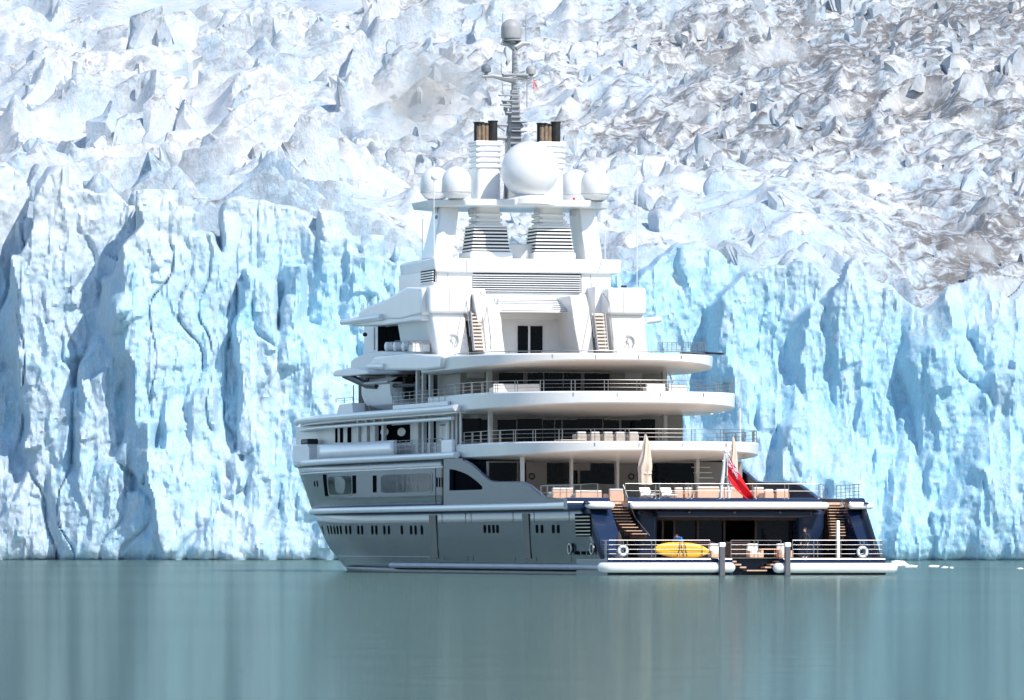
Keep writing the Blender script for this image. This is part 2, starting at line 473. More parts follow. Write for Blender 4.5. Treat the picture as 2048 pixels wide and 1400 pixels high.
    while d < 760:
        y0 = 888 + d
        half = 92 * (y0 / 888.0) + 12
        near = max(0.0, 1 - d / 200.0)
        step = 4.3 + 2.2 * near
        x = -half + rs.uniform(0, step)
        while x < half:
            # right hand part breaks into smaller blocks
            if rs.rand() < 0.86:
                x += step * rs.uniform(.75, 1.25); continue
            small = 1.0 - 0.34 * min(1, max(0, (x + 10) / 60.0))
            y = float(front_y(x)) + d + rs.uniform(-3, 3)
            if d < 17 and x > -8:
                x += step; continue
            w = step * rs.uniform(.4, .85) * small
            h = (1.8 + 5.2 * rs.rand() ** 1.6 + 3.0 * near * rs.rand()) * small
            if d < 70 and x < 0 and rs.rand() < 0.5:      # tall fins behind the left half of the cliff
                h = h * 1.2 + 1.5; w *= 0.95
            z = field_z(x, y) - 0.25 * h
            sz = look(GS, x, y)
            w *= sz; h *= sz
            put(x, y, z, w * 1.1, w * rs.uniform(.4, .85), h, rs.uniform(-.5, .5), pick('big' if w > 6.5 and d < 330 else ('fine' if d < 300 or w > 5 else 'mid')))
            if rs.rand() < 0.9:      # smaller broken blocks in the gaps
                q = rs.uniform(.3, .55)
                put(x + rs.uniform(-2, 2), y + rs.uniform(-2, 1), z - rs.uniform(0.3, 1.5), w * q, w * q, h * q * 1.2, rs.uniform(0, 6.28), pick('mid' if d < 190 else 'low'))
            for _q in range(5):      # rubble
                q = rs.uniform(.6, 1.7)
                bx, by = x + rs.uniform(-9, 9), y + rs.uniform(-9, 9)
                put(bx, by, field_z(bx, by) - rs.uniform(0.0, .5) * q, q, q * rs.uniform(.6, 1), q * rs.uniform(.5, 1.3), rs.uniform(0, 6.28), pick('low'))
            x += step * rs.uniform(.75, 1.25) * small
        d += step * rs.uniform(1.15, 1.5) * 1.25
        row += 1
    V = np.concatenate(Vs); F = np.concatenate(Fs)
    x, y, z = V[:, 0], V[:, 1], V[:, 2]
    amp = 1.0
    o1 = fbm(x * 0.22, y * 0.22, z * 0.22, 3, 0.6)
    o2 = fbm(x * 0.22 + 50, y * 0.22, z * 0.22, 3, 0.6)
    o3 = fbm(x * 0.22, y * 0.22 + 50, z * 0.22, 3, 0.6)
    V = V + np.stack([o1, o2, o3], -1) * np.array([1.0, 1.0, 0.85]) * amp
    pass  # print('SERACS', len(Vs), len(V), len(F))
    o = mesh_np('glacier_seracs', V, F, ICE_TOP, 33, np.concatenate(Cs))
    o['kind'] = 'structure'
    o['label'] = 'jagged white and grey seracs crowding the top of the glacier'
    return o

build_front()
build_top()

# ================================================================== water
def build_water():
    m, nt, p = new_mat('glacial_water')
    L = nt.links.new
    g = nt.nodes.new('ShaderNodeNewGeometry')
    def noise(scale, detail, stretch, rough=0.5):
        mp = nt.nodes.new('ShaderNodeMapping'); mp.inputs['Scale'].default_value = stretch
        n = nt.nodes.new('ShaderNodeTexNoise'); n.inputs['Scale'].default_value = scale
        n.inputs['Detail'].default_value = detail; n.inputs['Roughness'].default_value = rough
        L(g.outputs['Position'], mp.inputs['Vector']); L(mp.outputs[0], n.inputs['Vector']); return n.outputs[0]
    cr = nt.nodes.new('ShaderNodeMix'); cr.data_type = 'RGBA'
    cr.inputs[6].default_value = rgb(0.066, 0.106, 0.096); cr.inputs[7].default_value = rgb(0.086, 0.128, 0.120)
    L(noise(0.02, 4, (1.0, 0.25, 1)), cr.inputs[0])
    L(cr.outputs[2], p.inputs['Base Color'])
    p.inputs['Roughness'].default_value = 0.7
    p.inputs['Specular IOR Level'].default_value = 0.0
    b_ = nt.nodes.new('ShaderNodeBump'); b_.inputs['Strength'].default_value = 0.09; b_.inputs['Distance'].default_value = 0.1
    L(noise(0.5, 4, (1, 0.35, 1), 0.5), b_.inputs['Height'])
    gl = nt.nodes.new('ShaderNodeBsdfGlossy'); gl.inputs['Roughness'].default_value = 0.085
    gl.inputs['Color'].default_value = rgb(0.80, 0.93, 0.89)
    L(b_.outputs[0], gl.inputs['Normal'])
    mr = nt.nodes.new('ShaderNodeMapRange'); mr.inputs[1].default_value = 0.3; mr.inputs[2].default_value = 0.7
    mr.inputs[3].default_value = 0.25; mr.inputs[4].default_value = 0.36
    L(noise(0.012, 3, (1.0, 0.3, 1)), mr.inputs[0])
    ms = nt.nodes.new('ShaderNodeMixShader')
    L(mr.outputs[0], ms.inputs[0]); L(p.outputs[0], ms.inputs[1]); L(gl.outputs[0], ms.inputs[2])
    L(ms.outputs[0], nt.nodes['Material Output'].inputs['Surface'])
    xs = np.array([-9000, -2500, -900, -300, -100, 0, 100, 300, 900, 2500, 9000], float)
    ys = np.array([-9000, -2000, -400, 0, 100, 250, 400, 600, 800, 1000, 2000, 9000], float)
    X, Y = np.meshgrid(xs, ys)
    o = mesh_np('water', np.stack([X, Y, X * 0], -1).reshape(-1, 3), grid_faces(*X.shape), m)
    o['kind'] = 'structure'
    o['label'] = 'calm grey green glacial water of the fjord'
build_water()

# ================================================================== fjord walls to the sides and behind the camera
def build_hills():
    m, nt, p = new_mat('fjord_slope')
    g = nt.nodes.new('ShaderNodeNewGeometry')
    n = nt.nodes.new('ShaderNodeTexNoise'); n.inputs['Scale'].default_value = 0.008; n.inputs['Detail'].default_value = 8
    r = nt.nodes.new('ShaderNodeValToRGB')
    r.color_ramp.elements[0].position = 0.4; r.color_ramp.elements[0].color = rgb(0.045, 0.065, 0.04)
    r.color_ramp.elements[1].position = 0.62; r.color_ramp.elements[1].color = rgb(0.24, 0.23, 0.22)
    nt.links.new(g.outputs['Position'], n.inputs['Vector']); nt.links.new(n.outputs[0], r.inputs[0]); nt.links.new(r.outputs[0], p.inputs['Base Color'])
    p.inputs['Roughness'].default_value = 0.95
    ang = np.radians(np.linspace(196, 344, 90))       # round the bay behind the camera
    rad = np.linspace(1150, 3200, 50)
    A, Rr = np.meshgrid(ang, rad)
    X = np.cos(A) * Rr; Y = np.sin(A) * Rr
    t = np.clip((Rr - 1150) / 1400.0, 0, 1)
    Z = -3 + 640 * t ** 0.9 * (0.75 + 0.35 * fbm(X * 0.0011, Y * 0.0011, X * 0, 5)) + 40 * fbm(X * 0.006, Y * 0.006, X * 0 + 4, 4) * np.minimum(1, t * 5)
    o = mesh_np('hills', np.stack([X, Y, Z], -1).reshape(-1, 3), grid_faces(*X.shape), m, 60)
    o['kind'] = 'structure'; o['label'] = 'rocky forested fjord slopes around the bay'
build_hills()

# ================================================================== ship frame
# local axes of the yacht: x = to starboard (v), y = forward from the stern (u), z = up from the water line (w)
HEAD = R(14.7)
CS, SN = math.cos(HEAD), math.sin(HEAD)
STERN = (13.86, 419.0)

def V(x, u):
    """offset from the centre line of what the photograph shows in column x at station u"""
    k = (x - 1024.0) / FOCAL
    return (k * (STERN[1] + u * CS) - STERN[0] + u * SN) / (CS - k * SN)

def U(x, v):
    """station of what the photograph shows in column x at offset v"""
    k = (x - 1024.0) / FOCAL
    return (STERN[0] + v * CS - k * (STERN[1] + v * SN)) / (SN + k * CS)

def W(y, u, v=0.0):
    """height of what the photograph shows in row y at station u"""
    return EYE + (HORIZON - y) / FOCAL * (STERN[1] + u * CS + v * SN)

# ------------------------------------------------------------------ mesh helpers
class MB:
    def __init__(self):
        self.v = []; self.f = []; self.mi = []
    def add(self, vs, fs, mi=0):
        o = len(self.v)
        self.v += [tuple(p) for p in vs]
        self.f += [tuple(i + o for i in f) for f in fs]
        self.mi += [mi] * len(fs)
        return self
    def box(self, x0, x1, y0, y1, z0, z1, mi=0):
        x0, x1 = sorted((x0, x1)); y0, y1 = sorted((y0, y1)); z0, z1 = sorted((z0, z1))
        vs = [(x, y, z) for z in (z0, z1) for y in (y0, y1) for x in (x0, x1)]
        return self.add(vs, [(0, 2, 3, 1), (4, 5, 7, 6), (0, 1, 5, 4), (2, 6, 7, 3), (0, 4, 6, 2), (1, 3, 7, 5)], mi)
    def prism(self, a, b, mi=0):
        """two rings of equal length -> closed solid"""
        n = len(a)
        fs = [tuple(range(n - 1, -1, -1)), tuple(range(n, 2 * n))]
        fs += [(i, (i + 1) % n, n + (i + 1) % n, n + i) for i in range(n)]
        return self.add(list(a) + list(b), fs, mi)
    def loft(self, rings, closed=False, mi=0):
        n = len(rings[0]); vs = [p for r in rings for p in r]; fs = []
        for k in range(len(rings) - 1):
            for i in range(n if closed else n - 1):
                j = (i + 1) % n
                fs.append((k * n + i, k * n + j, (k + 1) * n + j, (k + 1) * n + i))
        return self.add(vs, fs, mi)
    def fill_sym(self, ring, mi=0):
        n = len(ring)
        fs = []
        for i in range(n // 2 - (0 if n % 2 else 1)):
            a, b, c, d = i, i + 1, n - 2 - i, n - 1 - i
            fs.append((a, b, c, d) if b != c else (a, b, d))
        return self.add(ring, fs, mi)
    def tube(self, path, r, seg=8, mi=0, caps=True, flat=1.0):
        path = [Vector(p) for p in path]
        rr = r if isinstance(r, (list, tuple)) else [r] * len(path)
        rings = []
        up = Vector((0, 0, 1))
        for i, p in enumerate(path):
            t = (path[min(i + 1, len(path) - 1)] - path[max(i - 1, 0)]).normalized()
            a = t.cross(up)
            if a.length < 0.05:
                a = t.cross(Vector((0, 1, 0)))
            a.normalize(); b = a.cross(t).normalized()
            rings.append([tuple(p + a * math.cos(q) * rr[i] + b * math.sin(q) * rr[i] * flat) for q in (2 * math.pi * k / seg for k in range(seg))])
        self.loft(rings, True, mi)
        if caps:
            o = len(self.v) - len(rings) * seg
            self.f.append(tuple(o + k for k in range(seg - 1, -1, -1))); self.mi.append(mi)
            o = len(self.v) - seg
            self.f.append(tuple(o + k for k in range(seg))); self.mi.append(mi)
        return self
    def lathe(self, prof, c=(0, 0, 0), seg=24, mi=0):
        """prof: (radius, height) pairs turned about the vertical through c"""
        rings = [[(c[0] + r * math.cos(2 * math.pi * k / seg), c[1] + r * math.sin(2 * math.pi * k / seg), c[2] + z) for k in range(seg)] for r, z in prof]
        return self.loft(rings, True, mi)
    def torus(self, c, r, r2, axis='y', seg=20, seg2=8, sq=1.0):
        vs, fs = [], []
        for i in range(seg):
            a = 2 * math.pi * i / seg
            for j in range(seg2):
                b = 2 * math.pi * j / seg2
                q = r + r2 * math.cos(b)
                x, z, y = q * math.cos(a) * sq, q * math.sin(a), r2 * math.sin(b)
                vs.append((c[0] + x, c[1] + y, c[2] + z) if axis == 'y' else (c[0] + y, c[1] + x, c[2] + z))
                fs.append((i * seg2 + j, i * seg2 + (j + 1) % seg2, ((i + 1) % seg) * seg2 + (j + 1) % seg2, ((i + 1) % seg) * seg2 + j))
        return self.add(vs, fs)
    def mesh(self, name, mats, smooth=None):
        me = bpy.data.meshes.new(name)
        me.from_pydata(self.v, [], self.f)
        mats = mats if isinstance(mats, (list, tuple)) else [mats]
        for m in mats:
            me.materials.append(m)
        if len(mats) > 1:
            me.polygons.foreach_set('material_index', self.mi)
        bm = bmesh.new(); bm.from_mesh(me)
        bmesh.ops.recalc_face_normals(bm, faces=bm.faces[:])
        bm.to_mesh(me); bm.free()
        if smooth is not None:
            me.polygons.foreach_set('use_smooth', [True] * len(me.polygons))
            me.set_sharp_from_angle(angle=R(smooth))
        me.update()
        return me

def link(name, me, parent=None, loc=None, rot=None):
    o = bpy.data.objects.new(name, me)
    COL.objects.link(o)
    if parent is not None: o.parent = parent
    if loc is not None: o.location = loc
    if rot is not None: o.rotation_euler = rot
    return o

def part(name, mb, mat, parent, smooth=35, bevel=0.0, seg=2):
    o = link(name, mb.mesh(name, mat, smooth), parent)
    if bevel:
        md = o.modifiers.new('bevel', 'BEVEL'); md.width = bevel; md.segments = seg; md.limit_method = 'ANGLE'; md.angle_limit = R(30)
        md.harden_normals = False
    return o

def to_world(v, u, w):
    return (STERN[0] - u * SN + v * CS, STERN[1] + u * CS + v * SN, w)

def thing(name, label, cat, vuw, rz=0.0, group=None):
    o = bpy.data.objects.new(name, None)
    o.empty_display_size = 0.2
    COL.objects.link(o)
    o.location = to_world(*vuw); o.rotation_euler = (0, 0, HEAD + rz)
    o['label'] = label; o['category'] = cat
    if group: o['group'] = group
    return o

# ------------------------------------------------------------------ ship materials
WHITE = paint('white_yacht_paint', (0.80, 0.80, 0.79), 0.3, coat=0.25, var=0.025, scale=0.6)
NAVY = paint('navy_hull_paint', (0.012, 0.024, 0.062), 0.2, coat=0.25, var=0.12, scale=0.25)
HULL = paint('navy_topside_paint', (0.014, 0.022, 0.036), 0.2, coat=0.0, var=0.10, scale=0.25, bump=0.10, bscale=0.6, spec=0.33)
BUMPER = paint('dull_bumper_rubber', (0.028, 0.035, 0.045), 0.35, var=0.15, spec=0.25)
BOOT = paint('antifouling_band', (0.018, 0.026, 0.055), 0.4, var=0.2, scale=0.8)
FENDER = paint('white_rubber_fender', (0.72, 0.73, 0.70), 0.5, var=0.05)
SIDEFEND = paint('grey_side_fender', (0.42, 0.44, 0.46), 0.5, var=0.1, scale=0.7)
STEEL = paint('polished_rail_steel', (0.36, 0.34, 0.32), 0.35, metal=0.9, var=0.08, scale=8)
GREY = paint('grey_mast_paint', (0.33, 0.33, 0.335), 0.45, var=0.08)
DOMEGREY = paint('grey_dome_plastic', (0.36, 0.355, 0.35), 0.5, var=0.05)
DARKGREY = paint('dark_dome_plastic', (0.16, 0.18, 0.21), 0.5, var=0.05)
BLACK = paint('black_rubber', (0.012, 0.012, 0.014), 0.5, var=0.15)
SOOT = paint('sooty_stack_metal', (0.03, 0.028, 0.026), 0.45, metal=0.4, var=0.4, scale=3)
RUSTY = paint('heat_browned_stack_metal', (0.30, 0.21, 0.14), 0.45, metal=0.5, var=0.3, scale=4)
PANE = paint('reflecting_hull_pane', (0.004, 0.007, 0.010), 0.03, var=0.1, spec=0.05, bump=0.16, bscale=0.45)
RECESS = paint('dark_recess', (0.008, 0.009, 0.011), 0.95, var=0.1, spec=0.0)
GLASS = paint('dark_window_glass', (0.006, 0.009, 0.014), 0.04, var=0.1, spec=0.35)
DIM = paint('painted_bay_shade', (0.028, 0.026, 0.030), 0.7, var=0.2)  # near black that paints in the shade of the tender bay
TEAK = paint('teak_decking', (0.60, 0.47, 0.36), 0.65, var=0.15, scale=6)
TREAD = paint('teak_stair_tread', (0.62, 0.40, 0.27), 0.6, var=0.15, scale=6)
MAHOGANY = paint('dark_mahogany', (0.036, 0.013, 0.009), 0.4, var=0.3, scale=3)
LOUVRE_D = paint('louvre_shadow_box', (0.022, 0.022, 0.026), 0.8, var=0.1)
CUSHION = paint('white_cushion_canvas', (0.80, 0.78, 0.74), 0.9, var=0.04, scale=4, bump=0.2, bscale=6)
PEACH = paint('peach_upholstery', (0.66, 0.42, 0.30), 0.9, var=0.06, scale=4, bump=0.2, bscale=6)
CANVAS = paint('cream_umbrella_canvas', (0.70, 0.55, 0.43), 0.9, var=0.06, scale=4, bump=0.3, bscale=5)
RED = paint('red_flag_cloth', (0.72, 0.012, 0.022), 0.8, var=0.06)
FBLUE = paint('blue_flag_cloth', (0.02, 0.025, 0.14), 0.8, var=0.05)
FWHITE = paint('white_flag_cloth', (0.75, 0.74, 0.72), 0.8, var=0.05)
YELLOW = paint('yellow_inflatable_skin', (0.86, 0.46, 0.012), 0.45, var=0.06, scale=2)
ORANGE = paint('orange_upholstery', (0.60, 0.22, 0.09), 0.9, var=0.1)
SKIN = paint('skin', (0.52, 0.30, 0.22), 0.6, var=0.05)
CLOTH_D = paint('dark_jacket_cloth', (0.030, 0.036, 0.046), 0.85, var=0.15)
CLOTH_B = paint('blue_jacket_cloth', (0.03, 0.16, 0.48), 0.8, var=0.1)
HAIR = paint('brown_hair', (0.07, 0.03, 0.02), 0.7, var=0.2)
ALU = paint('grey_emblem_metal', (0.46, 0.46, 0.47), 0.5, metal=0.0, var=0.05)

# ================================================================== the yacht
yacht = bpy.data.objects.new('motor_yacht', None)
COL.objects.link(yacht)
yacht.location = (STERN[0], STERN[1], 0); yacht.rotation_euler = (0, 0, HEAD)
yacht['label'] = 'large white motor yacht with dark blue hull anchored before the glacier'
yacht['category'] = 'yacht'

# ------------------------------------------------------------------ hull form
def half_breadth(u, w):
    ww = np.array([-2.0, 0.0, 1.7, 4.12, 7.4, 12])
    u0 = np.interp(w, ww, [44, 50, 58, 60, 66, 68])
    ue = np.interp(w, ww, [90, 94, 98, 104, 108, 110])
    B = np.interp(w, ww, [7.9, 8.45, 8.62, 8.72, 8.75, 8.75])
    return float(B * (1 - np.clip((u - u0) / (ue - u0), 0, 1) ** 2.4))

def hull_band(name, levels, aft, mat, parent, ns=70, thick=0.25):
    mb = MB()
    for side in (-1, 1):
        rings = []
        for w in levels:
            ua = aft(w); ue = float(np.interp(w, [-2, 0, 1.7, 4.12, 7.4], [90, 94, 98, 104, 108]))
            ring = []
            for i in range(ns + 1):
                s = i / ns
                u = ua + (ue - ua) * s
                ring.append((side * half_breadth(u, w), u, w))
            rings.append(ring)
        mb.loft(rings)
    o = part(name, mb, mat, parent, 30)
    md = o.modifiers.new('plate', 'SOLIDIFY'); md.thickness = thick; md.offset = -1
    return o

def stern_line(w):
    return float(np.interp(w, [-2, 0.95, 4.12], [0.6, 0.9, 4.6]))

hull = hull_band('hull', [-1.6, -0.5, 0.0, 0.28], lambda w: 0.8, BOOT, yacht)
hull_band('topside_plating', [0.28, 0.6, 0.95, 1.6, 2.4, 3.2, 4.12], stern_line, HULL, hull)
UP_AFT = 38.3
hull_band('upper_plating', [4.12, 5.0, 6.0, 6.8, 7.25], lambda w: UP_AFT, HULL, hull)

def hull_strip(name, w, r, u0, u1, mat, parent, flat=1.0, out=0.0, n=40, sides=(-1, 1), wr=None):
    for side in sides:
        mb = MB()
        us = [u0 + (u1 - u0) * i / n for i in range(n + 1)]
        mb.tube([(side * (half_breadth(u, w) + out), u, w) for u in us], r, 10, flat=flat)
        part(name, mb, mat, parent, 50)

hull_strip('rubbing_strake', 4.12, 0.19, 6.2, 96, WHITE, hull, out=0.08, flat=1.1)
hull_strip('waterline_fender', 0.45, 0.2, 0.2, 53, SIDEFEND, hull, out=0.12, flat=0.9)
hull_strip('knuckle_line', 6.75, 0.05, 38.6, 92, WHITE, hull, out=0.01)
hull_strip('boot_top_line', 1.02, 0.03, 40, 92, HULL, hull, out=0.0)

# ------------------------------------------------------------------ openings in the hull side
def side_patch(name, u0, u1, w0, w1, mat, parent, off=0.03, oval=False, thick=0.04, slant=0.0, side=-1, rnd=0.0):
    """a pane or plate lying on the hull side"""
    mb = MB()
    n = 18 if (oval or rnd) else 4
    ring = []
    uc, wc, du, dw = (u0 + u1) / 2, (w0 + w1) / 2, abs(u1 - u0) / 2, abs(w1 - w0) / 2
    if oval:
        for i in range(n):
            a = 2 * math.pi * i / n
            ex = 0.55 if not rnd else rnd
            ca, sa = math.cos(a), math.sin(a)
            ring.append((uc + du * math.copysign(abs(ca) ** ex, ca), wc + dw * math.copysign(abs(sa) ** ex, sa)))
    else:
        m = 8
        ring = [(u0 + (u1 - u0) * i / m, w0) for i in range(m + 1)] + [(u1 + (u0 - u1) * i / m, w1) for i in range(m + 1)]
    ring = [(u + slant * (w - wc), w) for u, w in ring]
    a = [(side * (half_breadth(u, w) + off), u, w) for u, w in ring]
    b = [(side * (half_breadth(u, w) + off - thick), u, w) for u, w in ring]
    mb.prism(a, b)
    return part(name, mb, mat, parent, 30)

# portholes of the lower deck: columns read off the photograph on the port side
for x in (647, 658, 664, 670, 676, 682.5, 693, 701, 717, 724.5, 745, 753, 769, 778, 804, 822.5, 831.5, 844):
    u = U(x, -8.55)
    uu = u
    for _ in range(6):
        uu = U(x, -half_breadth(uu, 2.55))
    w = W(1060, uu, -8)
    f = side_patch('porthole', uu - 0.27, uu + 0.27, w - 0.30, w + 0.30, RECESS, hull, 0.02, True)
for x in (970, 979, 987.5, 995.5, 1074.5, 1084.5, 1107, 1117):
    u = U(x, -8.65); w = W(1058, u, -8.6)
    side_patch('porthole', u - 0.28, u + 0.28, w - 0.26, w + 0.26, RECESS, hull, 0.02, True)
# small deck scuppers
for x, y in ((906, 1005.5), (915, 1005.5), (1076, 1001)):
    u = U(x, -8.7); w = W(y, u, -8.7)
    side_patch('scupper', u - 0.5, u + 0.5, w - 0.09, w + 0.09, RECESS, hull, 0.02)
for x in (1153, 1165, 1177):
    u = U(x, -8.65); w = W(1106, u, -8.6)
    side_patch('scupper', u - 0.48, u + 0.48, w - 0.1, w + 0.1, RECESS, hull, 0.02)
# vertical rubbing plates and shell doors of the lower hull
for x, wd in ((866, 0.9), (1052, 0.75)):
    u = U(x, -8.7)
    side_patch('bumper_plate', u - wd, u + wd, 0.95, 3.7, BUMPER, hull, 0.06, thick=0.05)
for x in (884, 931, 942, 1026, 1068, 1138):
    u = U(x, -8.7)
    side_patch('shell_door_joint', u - 0.05, u + 0.05, 0.8, 3.8, RECESS, hull, 0.012, thick=0.01)
# vent grille by the stern quarter
gu0, gu1 = U(1150, -8.7), U(1182, -8.7)
gv = side_patch('vent_recess', gu0, gu1, W(1073, gu1, -8.7), W(1027, gu1, -8.7), RECESS, hull, 0.012, slant=0.0)
for k in range(6):
    w = W(1033 + 7.2 * k, gu1, -8.7)
    side_patch('vent_slat', gu0 - 0.2, gu1 + 0.15, w - 0.035, w + 0.035, STEEL, gv, 0.06, thick=0.03)
# oval mooring fairleads
for x in (1143, 1187):
    u = U(x, -8.65); w = W(1098, u, -8.65)
    fl = side_patch('fairlead', u - 0.36, u + 0.36, w - 0.22, w + 0.22, RECESS, hull, 0.03, True, rnd=0.9)
    mb = MB().torus((-8.74, u, w), 0.30, 0.075, 'x', sq=1.25)
    part('rim', mb, STEEL, fl, 60)

# upper hull windows and slots
def up_win(x0, x1, y0, y1, rnd=0.5, frame=True):
    u0, u1 = U(x0, -8.6), U(x1, -8.6)
    for _ in range(4):
        u0, u1 = U(x0, -half_breadth(u0, 5.8)), U(x1, -half_breadth(u1, 5.8))
    um = (u0 + u1) / 2
    w0, w1 = W(y1, um, -8.5), W(y0, um, -8.5)
    if frame:
        fr = side_patch('window_frame', u1 - 0.35, u0 + 0.35, w0 - 0.12, w1 + 0.12, HULL, hull, 0.02, True, rnd=0.25)
        return side_patch('pane', u1, u0, w0, w1, PANE, fr, 0.03, True, rnd=0.25)
    return side_patch('window_slot', u1, u0, w0, w1, RECESS, hull, 0.02)
up_win(657, 703, 952, 989)
up_win(762, 863, 948, 985)
up_win(648, 655, 949, 992, frame=False)
up_win(706, 712, 951, 987, frame=False)
up_win(746, 753, 951, 985, frame=False)
for x in (630, 635.5):
    up_win(x - 0.9, x + 0.9, 962, 973, frame=False)
for k in range(5):
    x = 873 + 5.2 * k
    up_win(x, x + 2.3, 955, 974, frame=False)
for x in (871, 963):
    u = U(x, -8.75)
    side_patch('plating_joint', u - 0.05, u + 0.05, 4.4, 6.7, RECESS, hull, 0.012, thick=0.01)

# ------------------------------------------------------------------ bulwark arms with the swept arch
def smooth_line(pts, n=6):
    """Catmull-Rom through the points"""
    out = []
    P = [np.array(p, float) for p in pts]
    for i in range(len(P) - 1):
        a, b, c, d = P[max(i - 1, 0)], P[i], P[i + 1], P[min(i + 2, len(P) - 1)]
        for k in range(n):
            t = k / n
            out.append(tuple(0.5 * (2 * b + (c - a) * t + (2 * a - 5 * b + 4 * c - d) * t * t + (3 * b - 3 * c + d - a) * t ** 3)))
    out.append(tuple(P[-1]))
    return out

def uw(x, y, v=-8.75):
    u = U(x, v)
    return (u, W(y, u, v))

arm_top = smooth_line([uw(925, 921), uw(942, 930), uw(958, 943), uw(976, 960), uw(990, 964)], 5) \
    + smooth_line([uw(1000, 964.5), uw(1040, 965), uw(1055, 970), uw(1072, 983), uw(1084, 993), uw(1094, 997)], 5) \
    + [uw(1130, 998.5), uw(1160, 1000), uw(1172, 1007)]
hole = [uw(899, 938), uw(912, 940)] + smooth_line([uw(918, 942), uw(935, 949), uw(952, 961), uw(965, 973)], 4) + [uw(964.5, 979.5), uw(906, 981)]
au = np.array([p[0] for p in arm_top])[::-1]; aw = np.array([p[1] for p in arm_top])[::-1]
hu = np.array([p[0] for p in hole[:-2]])[::-1]; hw_ = np.array([p[1] for p in hole[:-2]])[::-1]
h_bot = hole[-1][1]
stations = sorted(set(np.round(np.concatenate([np.linspace(au[0], 38.4, 90), [hu[0], hu[0] + .01, hu[-1] - .01, hu[-1]], au]), 4)))
for side in (-1, 1):
    mb = MB()
    def col(u):
        t = float(np.interp(u, au, aw)) if u < au[-1] else 7.25
        return t, (float(np.interp(u, hu, hw_)) if hu[0] + .005 <= u <= hu[-1] - .005 else None)
    for p, q in zip(stations[:-1], stations[1:]):
        (t0, g0), (t1, g1) = col(p), col(q)
        spans = [((4.2, t0), (4.2, t1))] if g0 is None or g1 is None else [((4.2, h_bot), (4.2, h_bot)), ((g0, t0), (g1, t1))]
        for (l0, m0), (l1, m1) in spans:
            mb.prism([(side * 8.76, p, l0), (side * 8.76, q, l1), (side * 8.76, q, m1), (side * 8.76, p, m0)],
                     [(side * 8.5, p, l0), (side * 8.5, q, l1), (side * 8.5, q, m1), (side * 8.5, p, m0)])
    o = part('bulwark', mb, HULL if side < 0 else NAVY, hull, None)
    bm = bmesh.new(); bm.from_mesh(o.data)
    bmesh.ops.remove_doubles(bm, verts=bm.verts[:], dist=0.0005)
    bm.verts.index_update()
    dup_faces = {}
    for f in bm.faces:
        dup_faces.setdefault(tuple(sorted(v.index for v in f.verts)), []).append(f)
    bmesh.ops.delete(bm, geom=[f for fs_ in dup_faces.values() if len(fs_) > 1 for f in fs_], context='FACES_ONLY')
    bmesh.ops.recalc_face_normals(bm, faces=bm.faces[:])
    bm.to_mesh(o.data); bm.free()
    cap = MB().tube([(side * 8.63, u, w + 0.02) for u, w in arm_top], 0.15, 8, flat=0.35)
    part('bulwark_cap', cap, NAVY, hull, 50)

# ------------------------------------------------------------------ swimming platform
PLAT = 0.98
nl, nr = V(1463, 0.3), V(1557, 0.3)
for a, b in ((-8.55, nl), (nr, 8.55)):
    part('swim_platform', MB().box(a, b, 0.0, 7.0, -0.9, PLAT), NAVY, yacht, None, 0.06)
part('swim_platform', MB().box(nl + 0.004, nr - 0.004, 1.1, 7.0, -0.9, PLAT - 0.01), NAVY, yacht, None)
part('platform_teak', MB().box(-8.3, 8.3, 0.35, 9.0, PLAT + 0.004, PLAT + 0.03), TEAK, yacht, None)
for x, y in ((1463.5, 1123), (1473, 1129), (1483, 1134.5), (1556, 1123), (1544, 1129), (1533, 1134.5)):
    w = W(y, 0.5); v = V(x, 0.5)
    part('boarding_step', MB().box(v - 0.19, v + 0.19, 0.15, 1.3, w - 0.05, w + 0.04), TREAD, yacht, None)
part('boarding_step', MB().box(V(1490, .5), V(1530, .5), 0.1, 1.3, 0.23, 0.30), TREAD, yacht, None)
# stern fenders
def capsule(path, r, parent, name='stern_fender', mat=FENDER, ends=(1, 1)):
    p = [Vector(q) for q in path]
    pts, rr = [], []
    if ends[0]:
        d = (p[0] - p[1]).normalized()
        for k in range(5):
            a = math.pi / 2 * (1 - k / 5)
            pts.append(p[0] + d * r * math.sin(a)); rr.append(max(0.02, r * math.cos(a)))
    pts += p; rr += [r] * len(p)
    if ends[1]:
        d = (p[-1] - p[-2]).normalized()
        for k in range(1, 6):
            a = math.pi / 2 * k / 5
            pts.append(p[-1] + d * r * math.sin(a)); rr.append(max(0.02, r * math.cos(a)))
    return part(name, MB().tube(pts, rr, 14), mat, parent, 50)
capsule([(-8.78, 0.35, 0.45), (-8.70, 0.0, 0.45), (-8.35, -0.22, 0.45), (-7, -0.26, 0.45), (V(1458, 0), -0.26, 0.45)], 0.30, yacht, ends=(0, 1))
capsule([(V(1553, 0), -0.26, 0.42), (7, -0.26, 0.42), (8.4, -0.24, 0.42), (8.95, 0.0, 0.42)], 0.30, yacht)
for x in (1444, 1575):
    v = V(x, -0.6)
    bp = part('bollard_post', MB().box(v - 0.16, v + 0.16, -0.72, -0.42, -0.8, W(1094, -.6)), paint('grey_post', (0.10, 0.10, 0.11), 0.6), yacht, None, 0.03)
    part('post_cap', MB().box(v - 0.19, v + 0.19, -0.75, -0.39, W(1094, -.6), W(1085, -.6)), WHITE, bp, None, 0.05)

